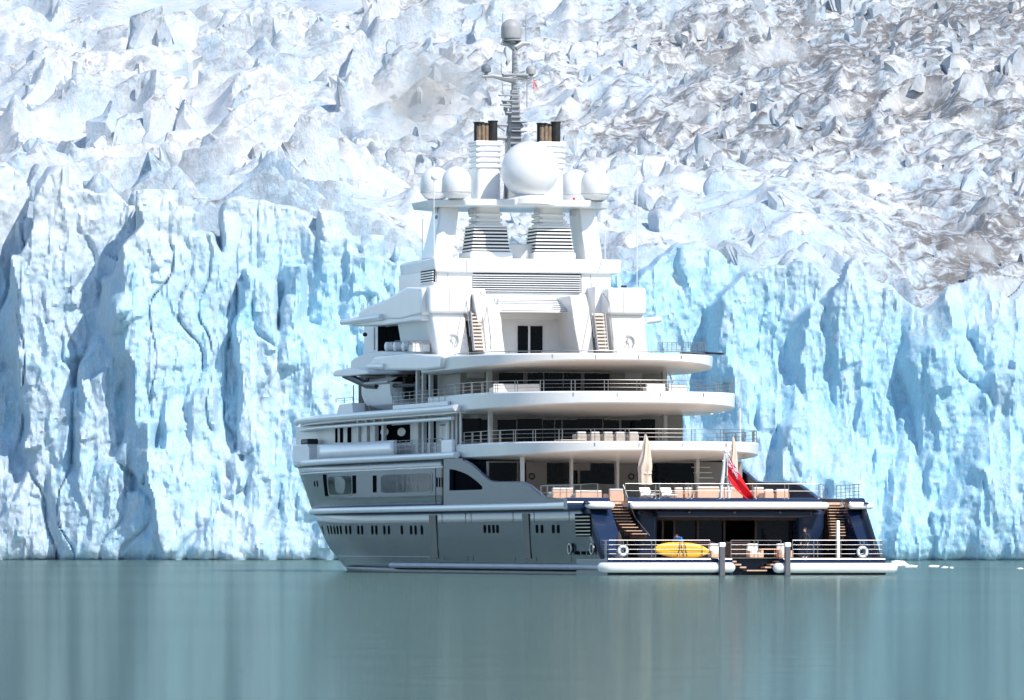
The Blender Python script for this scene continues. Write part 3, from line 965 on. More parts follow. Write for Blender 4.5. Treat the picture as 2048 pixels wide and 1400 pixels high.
# ------------------------------------------------------------------ railings
def railing(pts, h, rails, parent, spacing=1.6, r=0.022, post_w=0.038, name='railing', double=False, mat=STEEL):
    """top rail and wires along pts (base points), each stanchion a piece of its own"""
    P = [Vector(p) for p in pts]
    mb = MB()
    for k in range(rails):
        f = (k + 1) / rails
        mb.tube([p + Vector((0, 0, h * f)) for p in P], r if k == rails - 1 else r * 0.6, 6)
    o = part(name, mb, mat, parent, 60)
    me = MB().box(-post_w / 2, post_w / 2, -post_w / 2, post_w / 2, 0, h).mesh('post', mat)
    acc = 0.0
    segs = [(P[i], P[i + 1], (P[i + 1] - P[i]).length) for i in range(len(P) - 1)]
    L = sum(s[2] for s in segs)
    n = max(1, round(L / spacing))
    for k in range(n + 1):
        t = L * k / n
        for dd in ((-0.12, 0.12) if double and 0 < k < n else (0,)):
            q = min(max(t + dd, 0), L); 
            for a, b, l in segs:
                if q <= l + 1e-6:
                    link('post', me, o, a.lerp(b, q / l)); break
                q -= l
    return o

hh = W(1080, 0.2) - PLAT - 0.02
railing([(-8.42, 2.6, PLAT), (-8.42, 0.15, PLAT), (V(1420, .15), 0.15, PLAT)], hh, 4, yacht, 1.75, double=True)
railing([(V(1462, .12), 0.12, PLAT), (V(1562, .12), 0.12, PLAT)], hh, 4, yacht, 1.45, double=True)
railing([(V(1585, .15), 0.15, PLAT), (8.35, 0.15, PLAT), (8.4, 3.2, PLAT)], hh, 4, yacht, 1.55, double=True)

# ------------------------------------------------------------------ transom, beach club and stern stairs
TU = 6.2
oL, oR, oT = V(1316, TU), V(1597, TU), W(1036, TU)
MAIN = 4.34                     # level of the main deck
transom = part('transom', MB().box(V(1276, TU), oL, TU, TU + 3, PLAT + 0.031, 3.86), NAVY, yacht, None, 0.25, 4)
part('transom_panel', MB().box(oR, V(1650, TU), TU + 0.01, TU + 3, PLAT + 0.031, 3.86), NAVY, transom, None, 0.25, 4)
part('lintel', MB().box(oL - 0.3, oR + 0.6, TU - 0.9, TU + 1.0, oT + 0.02, 3.85), NAVY, transom, None, 0.12, 3)
for x in (1378, 1469, 1560):
    v = V(x, TU - .9)
    part('lintel_lamp', MB().lathe([(0.0, 0), (0.07, 0.01), (0.085, 0.05), (0.07, 0.09), (0, 0.1)], (v, TU - 0.93, W(1026.5, TU)), 10), STEEL, transom, 50)
club = part('beach_club', MB().box(oL - 2.0, oR + 2.0, TU + 7.0, TU + 7.2, PLAT, oT + 0.6).box(oL - 2.2, oL - 2.0, TU + 1.2, TU + 7.2, PLAT, oT + 0.6)
            .box(oR + 2.0, oR + 2.2, TU + 1.2, TU + 7.2, PLAT, oT + 0.6).box(oL - 2, oR + 2, TU + 1.02, TU + 7, oT + 0.25, oT + 0.45), MAHOGANY, yacht, None)
for x in (1322, 1345, 1392, 1445, 1508, 1586):
    v = V(x, TU + 1.5)
    part('door_post', MB().box(v - 0.06, v + 0.06, TU + 1.1, TU + 1.25, PLAT + .04, oT + 0.2), MAHOGANY, club, None)
part('door_head', MB().box(oL, oR, TU + 0.4, TU + 0.6, oT - 0.14, oT + 0.01), MAHOGANY, club, None)
for a, b in ((1347, 1390), (1396, 1443), (1510, 1584)):
    part('club_pane', MB().box(V(a, TU + 1.2), V(b, TU + 1.2), TU + 1.15, TU + 1.19, PLAT + .05, oT + 0.15), GLASS, club, None)
# quarter panels between the stairs and the ship's sides
for s, xa in ((-1, 1222), (1, 1694)):
    v1 = V(xa, 5.2)
    ring0, ring1 = [], []
    n = 8
    for k in range(n + 1):
        w = PLAT + 0.03 + (3.9 - PLAT) * k / n
        u = stern_line(w) + 0.5
        ring0.append((s * 8.55, u, w)); ring1.append((v1, u + 0.35, w))
    mb = MB().loft([ring0, ring1])
    mb.loft([ring1, [(p[0] + s * 0.02, p[1] + 3.0, p[2]) for p in ring1]])
    part('quarter_panel', mb, NAVY, transom, 40)
# main deck edge: rounded navy coaming pieces and white fender rail
def deck_edge(xa, xb, u, parent):
    a, b = V(xa, u), V(xb, u)
    prof = [(u + 0.9, 3.88), (u + 0.06, 3.88), (u, 4.0), (u, 4.25), (u + 0.12, 4.47), (u + 0.40, 4.58), (u + 0.75, 4.58), (u + 0.9, 4.45)]
    part('deck_coaming', MB().prism([(a, q, w) for q, w in prof], [(b, q, w) for q, w in prof]), NAVY, parent, 40)
deck_edge(1257, 1645, 4.3, yacht)
deck_edge(1135, 1221, 4.5, yacht)
deck_edge(1700, 1731, 4.5, yacht)
capsule([(-8.80, 6.4, 4.12), (-8.72, 5.0, 4.12), (-8.45, 4.45, 4.12), (-8.0, 4.32, 4.12), (V(1223, 4.3), 4.32, 4.12)], 0.20, yacht, 'deck_fender', WHITE, (0, 1))
capsule([(V(1266, 4.2), 4.18, 4.12), (V(1651, 4.2), 4.18, 4.12)], 0.21, yacht, 'deck_fender', WHITE)
capsule([(V(1704, 4.3), 4.32, 4.12), (8.5, 4.34, 4.12), (9.05, 4.7, 4.12)], 0.21, yacht, 'deck_fender', WHITE)
# curved stairs
port_st = [(1225, 1007), (1222.5, 1012.5), (1223.5, 1018), (1225.5, 1024), (1228, 1030), (1230.5, 1036), (1234, 1042), (1238.5, 1048), (1244, 1054), (1252, 1061), (1264, 1067)]
stbd_st = [(1655, 1008), (1656, 1013), (1657, 1018.5), (1658, 1024), (1658, 1030), (1659.5, 1036), (1660, 1041.5), (1660, 1047), (1661, 1052.5), (1661.5, 1058), (1662, 1064), (1662.5, 1070)]
for lst, wid, nm in ((port_st, 1.0, 'port'), (stbd_st, 0.9, 'stbd')):
    n = len(lst)
    st = None
    for k, (x, y) in enumerate(lst):
        u = 7.4 - 3.6 * k / (n - 1)
        v = V(x, u); w = W(y, u)
        mb = MB().box(v, v + wid, u - 0.02, u + 0.42, w - 0.05, w)
        if st is None:
            st = part('stern_stairs', MB().box(v - 0.3, v + wid + 0.45, 7.9, 8.1, PLAT, 4.3), paint('stairwell_paint', (0.01, 0.012, 0.022), 0.5), yacht, None)
        t = part('tread', mb, TREAD, st, None, 0.015)
        part('riser', MB().box(v, v + wid, u + 0.40, u + 0.43, w - 0.30, w - 0.052), MAHOGANY, t, None)
# handrails of the stairs
for pts in (((1246, 970, 6.5), (1258, 1003, 6.0), (1270, 1035, 5.0), (1286, 1055, 4.2), (1299, 1071, 3.6)), ((1683, 1000, 6.5), (1694, 1020, 5.5), (1698, 1045, 4.8))):
    part('stair_handrail', MB().tube([(V(x, u), u, W(y, u)) for x, y, u in pts], 0.035, 6), STEEL, yacht, 60)
part('passerelle_post', MB().box(V(1672.5, 3), V(1679, 3), 2.9, 3.1, PLAT, W(1041, 3)), WHITE, yacht, None, 0.03)

# ------------------------------------------------------------------ main deck
def side_slab(name, u0, u1, w0, w1, inset, mat, parent, n=30, smooth=30, vmax=None):
    def pt(u, w):
        h = half_breadth(u, 7.4) - inset
        return max(0.3, h if vmax is None else min(h, vmax))
    us = [u0 + (u1 - u0) * i / n for i in range(n + 1)]
    ring = [(-pt(u, w0), u) for u in us[::-1]] + [(pt(u, w0), u) for u in us]
    lo = [(v, u, w0) for v, u in ring]; hi = [(v, u, w1) for v, u in ring]
    mb = MB().loft([lo, hi], True); mb.fill_sym(lo); mb.fill_sym(hi)
    return part(name, mb, mat, parent, smooth)
main_deck = part('main_deck', MB().box(-8.45, 8.45, 7.6, 40, MAIN - 0.3, MAIN), TEAK, yacht, None)
part('deck_planking', MB().box(V(1262, 5.5), V(1648, 5.5), 5.0, 7.59, MAIN - 0.3, MAIN - 0.004), TEAK, main_deck, None)

def balcony(name, a, b, wt, lip_c, lip_s, w_in, inset, uf, Lc=11.0, n=2.6, floor=0.5, parent=None):
    """rounded aft deck: bulwark, white fascia and soffit that dips towards the house"""
    N = 22
    def outline(i_, wfun):
        pts = []
        bb, aa, ll = b - i_, a + i_, Lc - i_ * 0.2
        us = [uf, uf - (uf - aa - ll) * 0.5] if uf > aa + ll + 0.5 else [uf]
        half = [(-bb, u) for u in us]
        for k in range(N + 1):
            t = math.pi / 2 * k / N
            half.append((-bb * max(0.0, math.cos(t)) ** (2 / n), aa + ll - ll * math.sin(t) ** (2 / n)))
        half[-1] = (0.0, aa)
        full = half + [(-v, u) for v, u in half[-2::-1]]
        return [(v, u, wfun(v / bb)) for v, u in full]
    lip = lambda q: wt - (lip_c + (lip_s - lip_c) * abs(q) ** 3)
    rings = [outline(0.24, lambda q: wt - floor), outline(0.24, lambda q: wt - 0.03), outline(0.16, lambda q: wt), outline(0.05, lambda q: wt - 0.015),
             outline(0.0, lambda q: wt - 0.09), outline(0.05, lambda q: lip(q) + 0.03), outline(0.07, lip), outline(0.14, lambda q: lip(q) - 0.05), outline(0.2, lambda q: lip(q) - 0.07), outline(0.6, lambda q: lip(q) - 0.16),
             outline(inset * 0.55, lambda q: (lip(q) - 0.16) * 0.45 + w_in * 0.55), outline(inset, lambda q: w_in)]
    mb = MB().loft(rings)
    mb.fill_sym(rings[-1])
    mb2 = MB().fill_sym(rings[0])
    o = part(name, mb, WHITE, yacht, 24)
    part('deck_planking', mb2, TEAK, o, None)
    return o, outline

d2, out2 = balcony('upper_deck', 18.5, 8.45, W(882, 18.5), 0.55, 0.85, W(926, 27), 6.0, 40)
d3, out3 = balcony('bridge_deck', 23.5, 8.4, W(782, 23.5), 0.72, 1.0, W(832, 31), 6.0, 44)
d4, out4 = balcony('sun_deck', 28.5, 8.4, W(706, 28.5), 0.42, 0.85, W(740, 35), 6.0, 46)
W2, W3, W4 = W(882, 18.5), W(782, 23.5), W(706, 28.5)
# side decks forward of the balconies, with their rounded edge rails
for nm, w, r, u1, vin, dk in (('side_deck', 7.48, 0.22, 93, 0.0, d2), ('side_deck', 10.46, 0.22, 91, 0.0, d3)):
    side_slab(nm, 36, u1, w - 0.32, w + 0.05, 0.25, WHITE, dk)
    for s in (-1, 1):
        part('edge_rail', MB().tube([(s * (half_breadth(u, 7.4) + 0.02), u, w) for u in np.linspace(35, u1, 40)], r, 12), WHITE, dk, 50)
part('edge_strip', MB().tube([(-(half_breadth(u, 7.4) - 0.25), u, 10.46 - 0.62) for u in np.linspace(37, 89, 40)], 0.12, 8), WHITE, d3, 50)

# railings on the balconies
def arc(outl, inset, w, lo, hi):
    o = outl(inset, lambda q: w)
    return [p for p in o if True][lo:len(o) - hi]
railing(arc(out2, 0.12, W2, 1, 1), W(858, 18.5) - W2, 3, d2, 2.1, double=True)
railing(arc(out3, 0.12, W3, 1, 1), W(760, 23.5) - W3, 3, d3, 2.1, double=True)
railing(arc(out4, 0.35, W4 - 0.02, 3, 3), 0.16, 1, d4, 2.4, r=0.03)
railing([(-8.5, U(x, -8.5), 7.75) for x in (788, 820, 850, 885)], 0.85, 3, d2, 1.6)
railing([(-8.5, U(x, -8.5), 10.8) for x in (785, 820, 850, 890)], 0.95, 4, d3, 1.5)
railing([(-8.5, U(x, -8.5), 11.4) for x in (672, 690, 706)], 0.32, 2, d3, 2.5)
mr = W(968, 4.6) - 4.55
railing([(-8.6, U(1082, -8.6), 4.5), (-8.6, 6.2, 4.5), (-8.2, 5.0, 4.55), (V(1196, 4.7), 4.75, 4.55)], mr, 2, main_deck, 1.5)
railing([(V(1251, 4.7), 4.75, 4.56), (V(1638, 4.7), 4.75, 4.56)], mr, 2, main_deck, 1.9, double=True)
railing([(V(1640, 4.9), 4.9, 4.56), (V(1652, 7), 7.0, 4.5)], mr, 3, main_deck, 1.2)
railing([(V(1706, 4.8), 4.8, 4.56), (8.55, 5.1, 4.56), (8.6, 10, 4.5)], mr, 4, main_deck, 0.9)

# ------------------------------------------------------------------ deck houses
def windows_row(parent, u, cols, y0, y1, mat=GLASS, name='window_pane', d=0.03, yu=None):
    lim = 8.2 if u < 35 else 6.65
    for xa, xb in cols:
        a, b = max(V(xa, u), -lim), min(V(xb, u), lim)
        part(name, MB().box(a, b, u - d, u + 0.02, W(y1, u), W(y0, u)), mat, parent, None)
PILLAR = paint('grey_pillar_paint', (0.55, 0.54, 0.52), 0.5, var=0.04)  # one even grey for pillars, panels and fittings
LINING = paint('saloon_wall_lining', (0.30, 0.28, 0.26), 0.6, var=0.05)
# main deck saloon
u1 = 29.0
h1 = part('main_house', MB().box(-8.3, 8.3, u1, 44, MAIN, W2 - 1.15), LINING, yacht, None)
for s in (-1, 1):
    part('shade_backing', MB().box(s * 8.31, s * 8.36, 29.3, 43.5, MAIN + .05, 7.0), RECESS, h1, None)  # dark sheet added to paint the shade seen through the arched opening
windows_row(h1, u1, ((935, 1034), (1037, 1052), (1094, 1138), (1144, 1155), (1160, 1228), (1275, 1388)), 926, 968)
windows_row(h1, u1, ((1053, 1092), (1236, 1270)), 930, 968, LINING, 'wall_panel', 0.05)
windows_row(h1, u1, ((1138, 1180),), 927, 941, LINING, 'blind', 0.06)
for x, w_ in ((1046, 7), (1144, 5.5), (1236, 5.5), (1396, 7)):
    uu = 24.0
    v = V(x, uu)
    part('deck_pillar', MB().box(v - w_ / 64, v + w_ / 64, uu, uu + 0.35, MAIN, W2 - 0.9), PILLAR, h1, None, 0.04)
for x in (1063, 1262):     # round emblems on the shaded wall
    part('wall_emblem', MB().torus((V(x, u1), u1 - 0.09, W(953, u1)), 0.17, 0.04), BLACK, h1, 50)
# crew stairs inboard of the starboard bulwark
for k in range(7):
    part('deck_stair_tread', MB().box(V(1408, 22), V(1442, 22), 22 + 0.4 * k, 22.4 + 0.4 * k, 4.6 + 0.33 * k, 4.66 + 0.33 * k), PILLAR, h1, None)
# upper saloon
u2 = 37.0
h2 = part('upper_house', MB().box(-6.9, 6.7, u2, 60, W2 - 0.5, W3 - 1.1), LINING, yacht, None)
windows_row(h2, u2, ((912, 924), (928, 957), (960, 978), (995, 1032), (1035, 1084), (1086, 1108), (1111, 1122), (1126, 1157), (1158, 1204), (1207, 1238), (1243, 1310)), 838, 884)
windows_row(h2, u2, ((957, 1032), (1083, 1154), (1208, 1281)), 831, 840, LINING, 'blind', 0.06)
for x in (982, 1331):
    v = V(x, 33)
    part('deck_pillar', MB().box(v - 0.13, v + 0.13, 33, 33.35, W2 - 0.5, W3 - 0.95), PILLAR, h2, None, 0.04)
v = V(921, 38)
part('awning_pole', MB().tube([(-8.3, U(921, -8.3), W2 - .5), (-8.3, U(921, -8.3), W3 - 1.0)], 0.06, 8), WHITE, h2, 60)
part('awning_pole', MB().tube([(8.5, 30.2, W2 - .1), (8.5, 30.2, W3 - 0.9)], 0.045, 8), WHITE, h2, 60)
# bridge deck saloon
u3 = 41.0
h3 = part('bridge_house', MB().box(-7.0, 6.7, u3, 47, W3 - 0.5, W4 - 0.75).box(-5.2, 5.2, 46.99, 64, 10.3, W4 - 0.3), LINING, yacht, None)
windows_row(h3, u3, ((998, 1046), (1055, 1086), (1089, 1125), (1128, 1161), (1169, 1219)), 746, 790)
windows_row(h3, u3, ((998, 1219),), 742, 746, PILLAR, 'window_head', 0.07)
windows_row(h3, u3, ((933, 968), (1250, 1284)), 743, 757, PILLAR, 'wall_panel', 0.05)
for x in (980, 1330):
    v = V(x, 37.5)
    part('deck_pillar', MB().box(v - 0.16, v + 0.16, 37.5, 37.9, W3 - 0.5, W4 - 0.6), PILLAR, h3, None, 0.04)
part('awning_pole', MB().tube([(V(1338, 38), 38, W(742, 38)), (V(1345, 38), 38, W(765, 38))], 0.05, 6), WHITE, h3, 60)

# ------------------------------------------------------------------ port side of the upper deck
SHELL = paint('white_side_wall', (0.80, 0.81, 0.80), 0.4, var=0.03)
# outer side wall of the upper house, set back behind the side deck
sw = part('side_wall', MB().box(-6.95, -6.8, 60.0, 88, 7.5, 10.1).box(-6.96, -6.8, 40.6, 60.0, 7.5, 10.1), SHELL, h2, None)
part('side_wall', MB().box(6.75, 6.95, 40, 88, 7.5, 10.1), SHELL, h2, None)
part('front_wall', MB().box(-6.9, 6.9, 87.5, 88.5, 7.5, 10.1), SHELL, h2, None)
def on_side(name, x0, x1, y0, y1, v, mat, parent, d=0.05):
    ua, ub = U(x0, v), U(x1, v)
    um = (ua + ub) / 2
    return part(name, MB().box(v - d, v + 0.02, ua, ub, W(y1, um, v), W(y0, um, v)), mat, parent, None)
for x0, x1 in ((671.5, 674.5), (681, 685.5), (696, 702), (758, 783), (784.5, 820), (842, 848), (854, 861), (865, 872)):
    o = on_side('side_window', x0, x1, 850 if x0 < 830 else 843, 885, -6.97, RECESS, h2)
for x in (769, 803):      # round lights in the open doors
    u = U(x, -7.05)
    mb = MB()
    ring = [(u + 1.1 * math.cos(a), W(864, u, -7) + 0.28 * math.sin(a)) for a in np.linspace(0, 2 * math.pi, 19)[:-1]]
    mb.prism([(-7.06, p, q) for p, q in ring], [(-7.01, p, q) for p, q in ring])
    part('door_light', mb, SHELL, h2, 30)
on_side('side_door', 874, 897, 845, 883, -7.0, WHITE, h2, 0.06)
on_side('door_slot', 880, 890, 849, 851, -7.07, BLACK, h2, 0.02)
for x in (718, 735, 751, 768, 838, 848.5, 862, 900, 908, 916):
    v = -8.2 if x < 800 else -7.5
    u = U(x, v)
    part('side_pillar', MB().box(v - 0.12, v + 0.12, u - 0.25, u + 0.25, 7.5, 10.2), PILLAR, h2, None, 0.03)
# bulwark and the wing control box of the side deck
part('side_bulwark', MB().loft([[(-half_breadth(u, 7.4) + 0.35, u, w) for u in np.linspace(U(785, -8.5), 77, 20)] for w in (7.5, 8.68)]), WHITE, d2, 40).modifiers.new('plate', 'SOLIDIFY').thickness = 0.2
ub = U(612, -8.4)
part('side_bulwark', MB().box(-8.7, -8.45, 36.5, U(885, -8.6), 7.6, 8.5), WHITE, d2, None, 0.1, 3)
prof = [(0, 7.5), (5.0, 7.5), (5.0, 8.78), (0.6, 8.78), (0, 8.5)]
wb = part('wing_station', MB().prism([(-8.2, ub + p, q) for p, q in prof], [(-6.95, ub + p, q) for p, q in prof]), WHITE, d2, None, 0.06)
part('console_cover', MB().box(-8.1, -7.3, ub + 0.9, ub + 3.0, 8.781, 9.16), BLACK, wb, None, 0.1)

# ------------------------------------------------------------------ tender bay on the bridge deck
part('side_bulwark', MB().box(-8.6, -8.4, 38, U(788, -8.5), 10.5, 10.95), WHITE, d3, None, 0.05)
part('side_bulwark', MB().prism([(-8.5, U(706, -8.5), 10.5), (-8.5, U(671, -8.5), 10.5), (-8.5, U(678, -8.5), 11.3), (-8.5, U(704, -8.5), 11.35)],
                                [(-7.6, U(706, -8.5), 10.5), (-7.6, U(671, -8.5), 10.5), (-7.6, U(678, -8.5), 11.3), (-7.6, U(704, -8.5), 11.35)]), WHITE, d3, None, 0.05)
part('bay_shade_panel', MB().box(-5.3, -5.2, 47.2, 63.8, 10.5, 13.5), DIM, h3, None)  # dark panels added so that the open bay looks shaded inside
part('bay_shade_panel', MB().box(-5.1, -4.9, 63.8, 77, 10.5, 13.4), DIM, h3, None)
for x0, x1 in ((772, 786), (804, 816), (830, 846)):
    on_side('bay_locker', x0, x1, 752, 772, -5.32, PILLAR, h3, 0.04)
for x in (836, 848, 862):
    u = U(x, -7.6)
    part('side_pillar', MB().box(-7.72, -7.48, u - 0.2, u + 0.2, 10.5, 13.2), PILLAR, h3, None, 0.03)
# canopy of the bay and the sponson of the sun deck above it
def side_canopy(name, pts, v0, v1, mat, parent, bevel=0.1, taper=0.0, umin=0.0):
    a = [(v0, max(umin, q[0]), q[1]) for q in (uw(x, y, v0) for x, y in pts)]
    b = [(v1, u, w + taper) for _, u, w in a]
    return part(name, MB().prism(a, b), mat, parent, 30, bevel, 3)
side_canopy('sun_deck_sponson', [(884, 712), (880, 737), (845, 741), (745, 741), (737, 735), (742, 724), (748, 713), (800, 707)], -8.72, -5.0, WHITE, d4, 0.16)
part('edge_rail', MB().tube([(-8.72, U(x, -8.72), W(733, U(x, -8.72), -8.7)) for x in (738, 770)], 0.2, 10), WHITE, d4, 50)
side_canopy('bay_canopy', [(664, 747), (670, 741), (700, 735), (735, 741), (736, 748), (700, 752), (668, 753)], -8.6, -5.2, WHITE, h3, 0.08)
side_canopy('boat_deck_house', [(700, 741), (702, 720), (728, 706), (758, 702), (860, 702), (860, 741)], -6.6, -3.0, SHELL, h3, 0.1)

# ------------------------------------------------------------------ tender slung in the bay
def boat(name, label, loc, L, B, Dp):
    t = thing(name, label, 'boat', loc)
    rings = []
    n = 14
    for i in range(n + 1):
        s = i / n
        u = L * (s - 0.5)
        b = B / 2 * (1 - max(0, (s - 0.45) / 0.55) ** 2.5) * (0.88 + 0.12 * min(1, s * 4))
        b = max(b, 0.04)
        k = 0.25 * Dp * max(0, s - 0.5)
        rings.append([(-b, u, Dp + k), (-b * 0.96, u, Dp * 0.55 + k), (-b * 0.72, u, Dp * 0.2 + k * 1.5), (0, u, k * 2.2), (b * 0.72, u, Dp * 0.2 + k * 1.5), (b * 0.96, u, Dp * 0.55 + k), (b, u, Dp + k)])
    mb = MB().loft(rings)
    mb.f.append(tuple(range(7))); mb.mi.append(0)
    part('hull', mb, WHITE, t, 40)
    part('deck_cover', MB().loft([[(r[0][0], r[0][1], r[0][2]), (r[0][0] * .5, r[0][1], r[0][2] + 0.35), (r[6][0] * .5, r[6][1], r[6][2] + 0.35), (r[6][0], r[6][1], r[6][2])] for r in rings]), PILLAR, t, 40)
    part('gunwale', MB().tube([Vector(r[0]) + Vector((-.05, 0, 0)) for r in rings], 0.12, 8), GREY, t, 60)
    part('gunwale', MB().tube([Vector(r[6]) + Vector((.05, 0, 0)) for r in rings], 0.12, 8), GREY, t, 60)
    part('engine', MB().box(-0.35, 0.35, -L / 2 - 0.5, -L / 2 - 0.02, Dp * 0.35, Dp + 0.3), BLACK, t, None, 0.12, 3)
    return t
tb = boat('tender_boat', 'white tender boat slung in the open side bay below the life rafts', (-7.0, 61.0, 10.75), 11.5, 2.7, 1.8)
# crane arm over the boat
cr = part('boat_crane', MB().tube([(-8.3, *uw(690, 750, -8.3)), (-8.3, *uw(712, 760, -8.3)), (-8.3, *uw(733, 770, -8.3)), (-8.3, *uw(755, 772, -8.3))], [0.26, 0.26, 0.24, 0.22], 8), BLACK, yacht, 40)
part('crane_boom', MB().tube([(-8.3, *uw(750, 772, -8.3)), (-7.2, *uw(852, 770, -7.2))], [0.16, 0.1], 8), BLACK, cr, 40)
part('crane_hook', MB().tube([(-8.3, *uw(735, 772, -8.3)), (-8.3, *uw(736, 757, -8.3))], 0.07, 6), BLACK, cr, 40)
for k in range(2):
    part('davit_fall', MB().tube([(-7.9, U(707 + 32 * k, -7.9), 10.5), (-7.9, U(707 + 32 * k, -7.9), 12.6)], 0.04, 6), GREY, cr, 60)
# life raft canisters on the sponson
for k, x in enumerate((775, 792, 809)):
    u = U(x + 8, -8.0); w = W(703, u, -8)
    t = thing('life_raft_canister', ['left most white life raft canister on the port sponson', 'middle white life raft canister on the port sponson', 'white life raft canister nearest the ladder wall on the port sponson'][k], 'life raft', (-7.7, u, w), group='life raft canisters on the sponson')
    mb = MB()
    mb.tube([(-0.75, 0, 0.32), (-0.68, 0, 0.32), (0.68, 0, 0.32), (0.75, 0, 0.32)], [0.18, 0.31, 0.31, 0.18], 14)
    part('shell', mb, WHITE, t, 40)
    part('strap', MB().tube([(-0.3, 0, 0.32), (-0.26, 0, 0.32)], 0.325, 14), GREY, t, 40)
    part('strap', MB().tube([(0.26, 0, 0.32), (0.3, 0, 0.32)], 0.325, 14), GREY, t, 40)
    part('cradle', MB().box(-0.6, 0.6, -0.28, 0.28, 0, 0.1), GREY, t, None)
u = U(838, -7.6)
t = thing('deck_locker', 'white locker box beside the life rafts on the port sponson', 'locker', (-7.6, u, W(704, u, -7.6)))
part('body', MB().box(-0.6, 0.6, -0.7, 0.7, 0, 0.5), WHITE, t, None, 0.05); part('lid', MB().box(-0.64, 0.64, -0.74, 0.74, 0.5, 0.58), TEAK, t, None, 0.03)
railing([(-8.3, U(790, -8.3), W(704, U(790, -8.3), -8)), (-8.3, U(858, -8.3), W(704, U(858, -8.3), -8))], 0.72, 2, d4, 1.8)
railing([(7.6, 46, W(702, 46)), (8.3, 39, W(702, 39)), (8.2, 37, W(702, 37))], 0.6, 4, d4, 0.8, r=0.02)
# starboard mooring pole over the rail
part('deck_pole', MB().tube([(V(1362, 35), 35, W(704, 35)), (V(1405, 33), 33, W(704, 33)), (V(1446, 31.5), 31.5, W(706, 31.5))], 0.07, 8), BLACK, d4, 60)

# ------------------------------------------------------------------ sun deck house with the emblem wall
BU = 47.5
FL = W4 - 0.45
house = part('sun_deck_house', MB().box(-3.3, 3.3, 52.2, 60, FL, 17.9), WHITE, yacht, None)
def prism_px(name, pts, u0, u1_, mat, parent, bevel=0.08, dv=0.0, seg=3, smooth=30):
    a = [(V(x, u0), u0, W(y, u0)) for x, y in pts]
    b = [(p[0] + dv, u1_, p[2]) for p in a]
    return part(name, MB().prism(a, b), mat, parent, smooth, bevel, seg)
port_tower = prism_px('tower', [(861, 626), (930, 626), (941, 712), (876, 714)], BU, 57, WHITE, house, 0.22, seg=4)
stbd_tower = prism_px('tower', [(1217, 626), (1288, 626), (1298, 714), (1226, 712)], BU, 57, WHITE, house, 0.22, seg=4)
# swept fins beside the recess
prism_px('fin', [(968, 712), (1011, 712), (1004, 660), (1003, 640), (997, 618), (984, 600), (966, 591), (946, 588), (950, 615), (957, 650)], BU - 0.6, 52.3, WHITE, house, 0.06)
prism_px('fin', [(1160, 712), (1188, 712), (1183, 650), (1178, 615), (1172, 588), (1140, 591), (1141, 600), (1144, 618), (1147, 640), (1150, 660)], BU - 0.6, 52.3, WHITE, house, 0.06)
# recess: back wall, soffit, door leaves
part('recess_wall', MB().box(V(1000, 51), V(1165, 51), 51.0, 51.2, FL, 17.2), SHELL, house, None)
part('recess_soffit', MB().box(V(998, 49), V(1152, 49), 48.2, 51, W(626, 49), W(622, 49)), WHITE, house, None, 0.03)
for a, b in ((1036, 1056), (1061, 1085)):
    part('door_leaf', MB().box(V(a, 50.9), V(b, 50.9), 50.9, 50.99, FL, W(652, 50.9)), GLASS, house, None)
part('door_mullion', MB().box(V(1056.5, 50.85), V(1060.5, 50.85), 50.85, 50.98, FL, W(652, 50.9)), WHITE, house, None)
# rounded slatted awning over the recess
for k in range(8):
    f = k / 7
    y = 598 + 25 * f
    u = 50.2 - 2.2 * math.sin(f * math.pi / 2)
    part('awning_slat', MB().box(V(997, u), V(1143, u), u, u + 0.32, W(y + 1.6, u), W(y, u)), WHITE, house, None, 0.015)
part('awning_back', MB().box(V(990, 50.6), V(1145, 50.6), 50.5, 51.0, W(626, 50.6), W(594, 50.6)), SHELL, house, None)
# upper block with the long engine room louvre
MU = 50.6
block = part('upper_block', MB().box(V(866, MU), V(946, MU), MU, 60, 16.7, W(543, MU)).box(V(1163, MU), V(1221, MU), MU, 60, 16.7, W(543, MU))
             .box(V(944, MU) - .01, V(1165, MU) + .01, MU + 0.012, 60, 16.6, W(585, MU)).box(V(945, MU), V(1164, MU), MU + 0.6, 60, W(586, MU), W(543, MU)), WHITE, yacht, None)
part('louvre_box', MB().box(V(946, MU), V(1162, MU), MU + 0.5, MU + 0.58, W(585, MU), W(546, MU)), LOUVRE_D, block, None)
def slats(parent, xa, xb, y0, y1, n, u, t=0.55, name='louvre_slat', tilt=0.12):
    """tilted slats, every one a piece that shares one mesh"""
    a, b = V(xa, u), V(xb, u)
    hgt = (W(y0, u) - W(y1, u)) / n
    sec = [(0.0, -hgt * t * 0.5), (tilt * 1.5, hgt * t * 0.5), (tilt * 1.5 + 0.03, hgt * t * 0.42), (0.03, -hgt * t * 0.55)]
    me = MB().prism([(a, q, z) for q, z in sec], [(b, q, z) for q, z in sec]).mesh('louvre_slat', WHITE)
    for k in range(n):
        link(name, me, parent, (0, u, W(y0, u) - hgt * (k + 0.5)))
slats(block, 946, 1162, 548, 584, 8, MU - 0.17, 0.72)
# louvre on the port flank
v = V(866, MU) - 0.02
lb = part('louvre_box', MB().box(v - 0.02, v + 0.1, U(868, v), U(842, v), W(570, 54), W(545, 54)), LOUVRE_D, block, None)
for k in range(5):
    w = W(548 + 5 * k, 55, v)
    part('louvre_slat', MB().box(v - 0.1, v - 0.03, U(868, v), U(842, v), w - 0.06, w + 0.02), WHITE, lb, None)
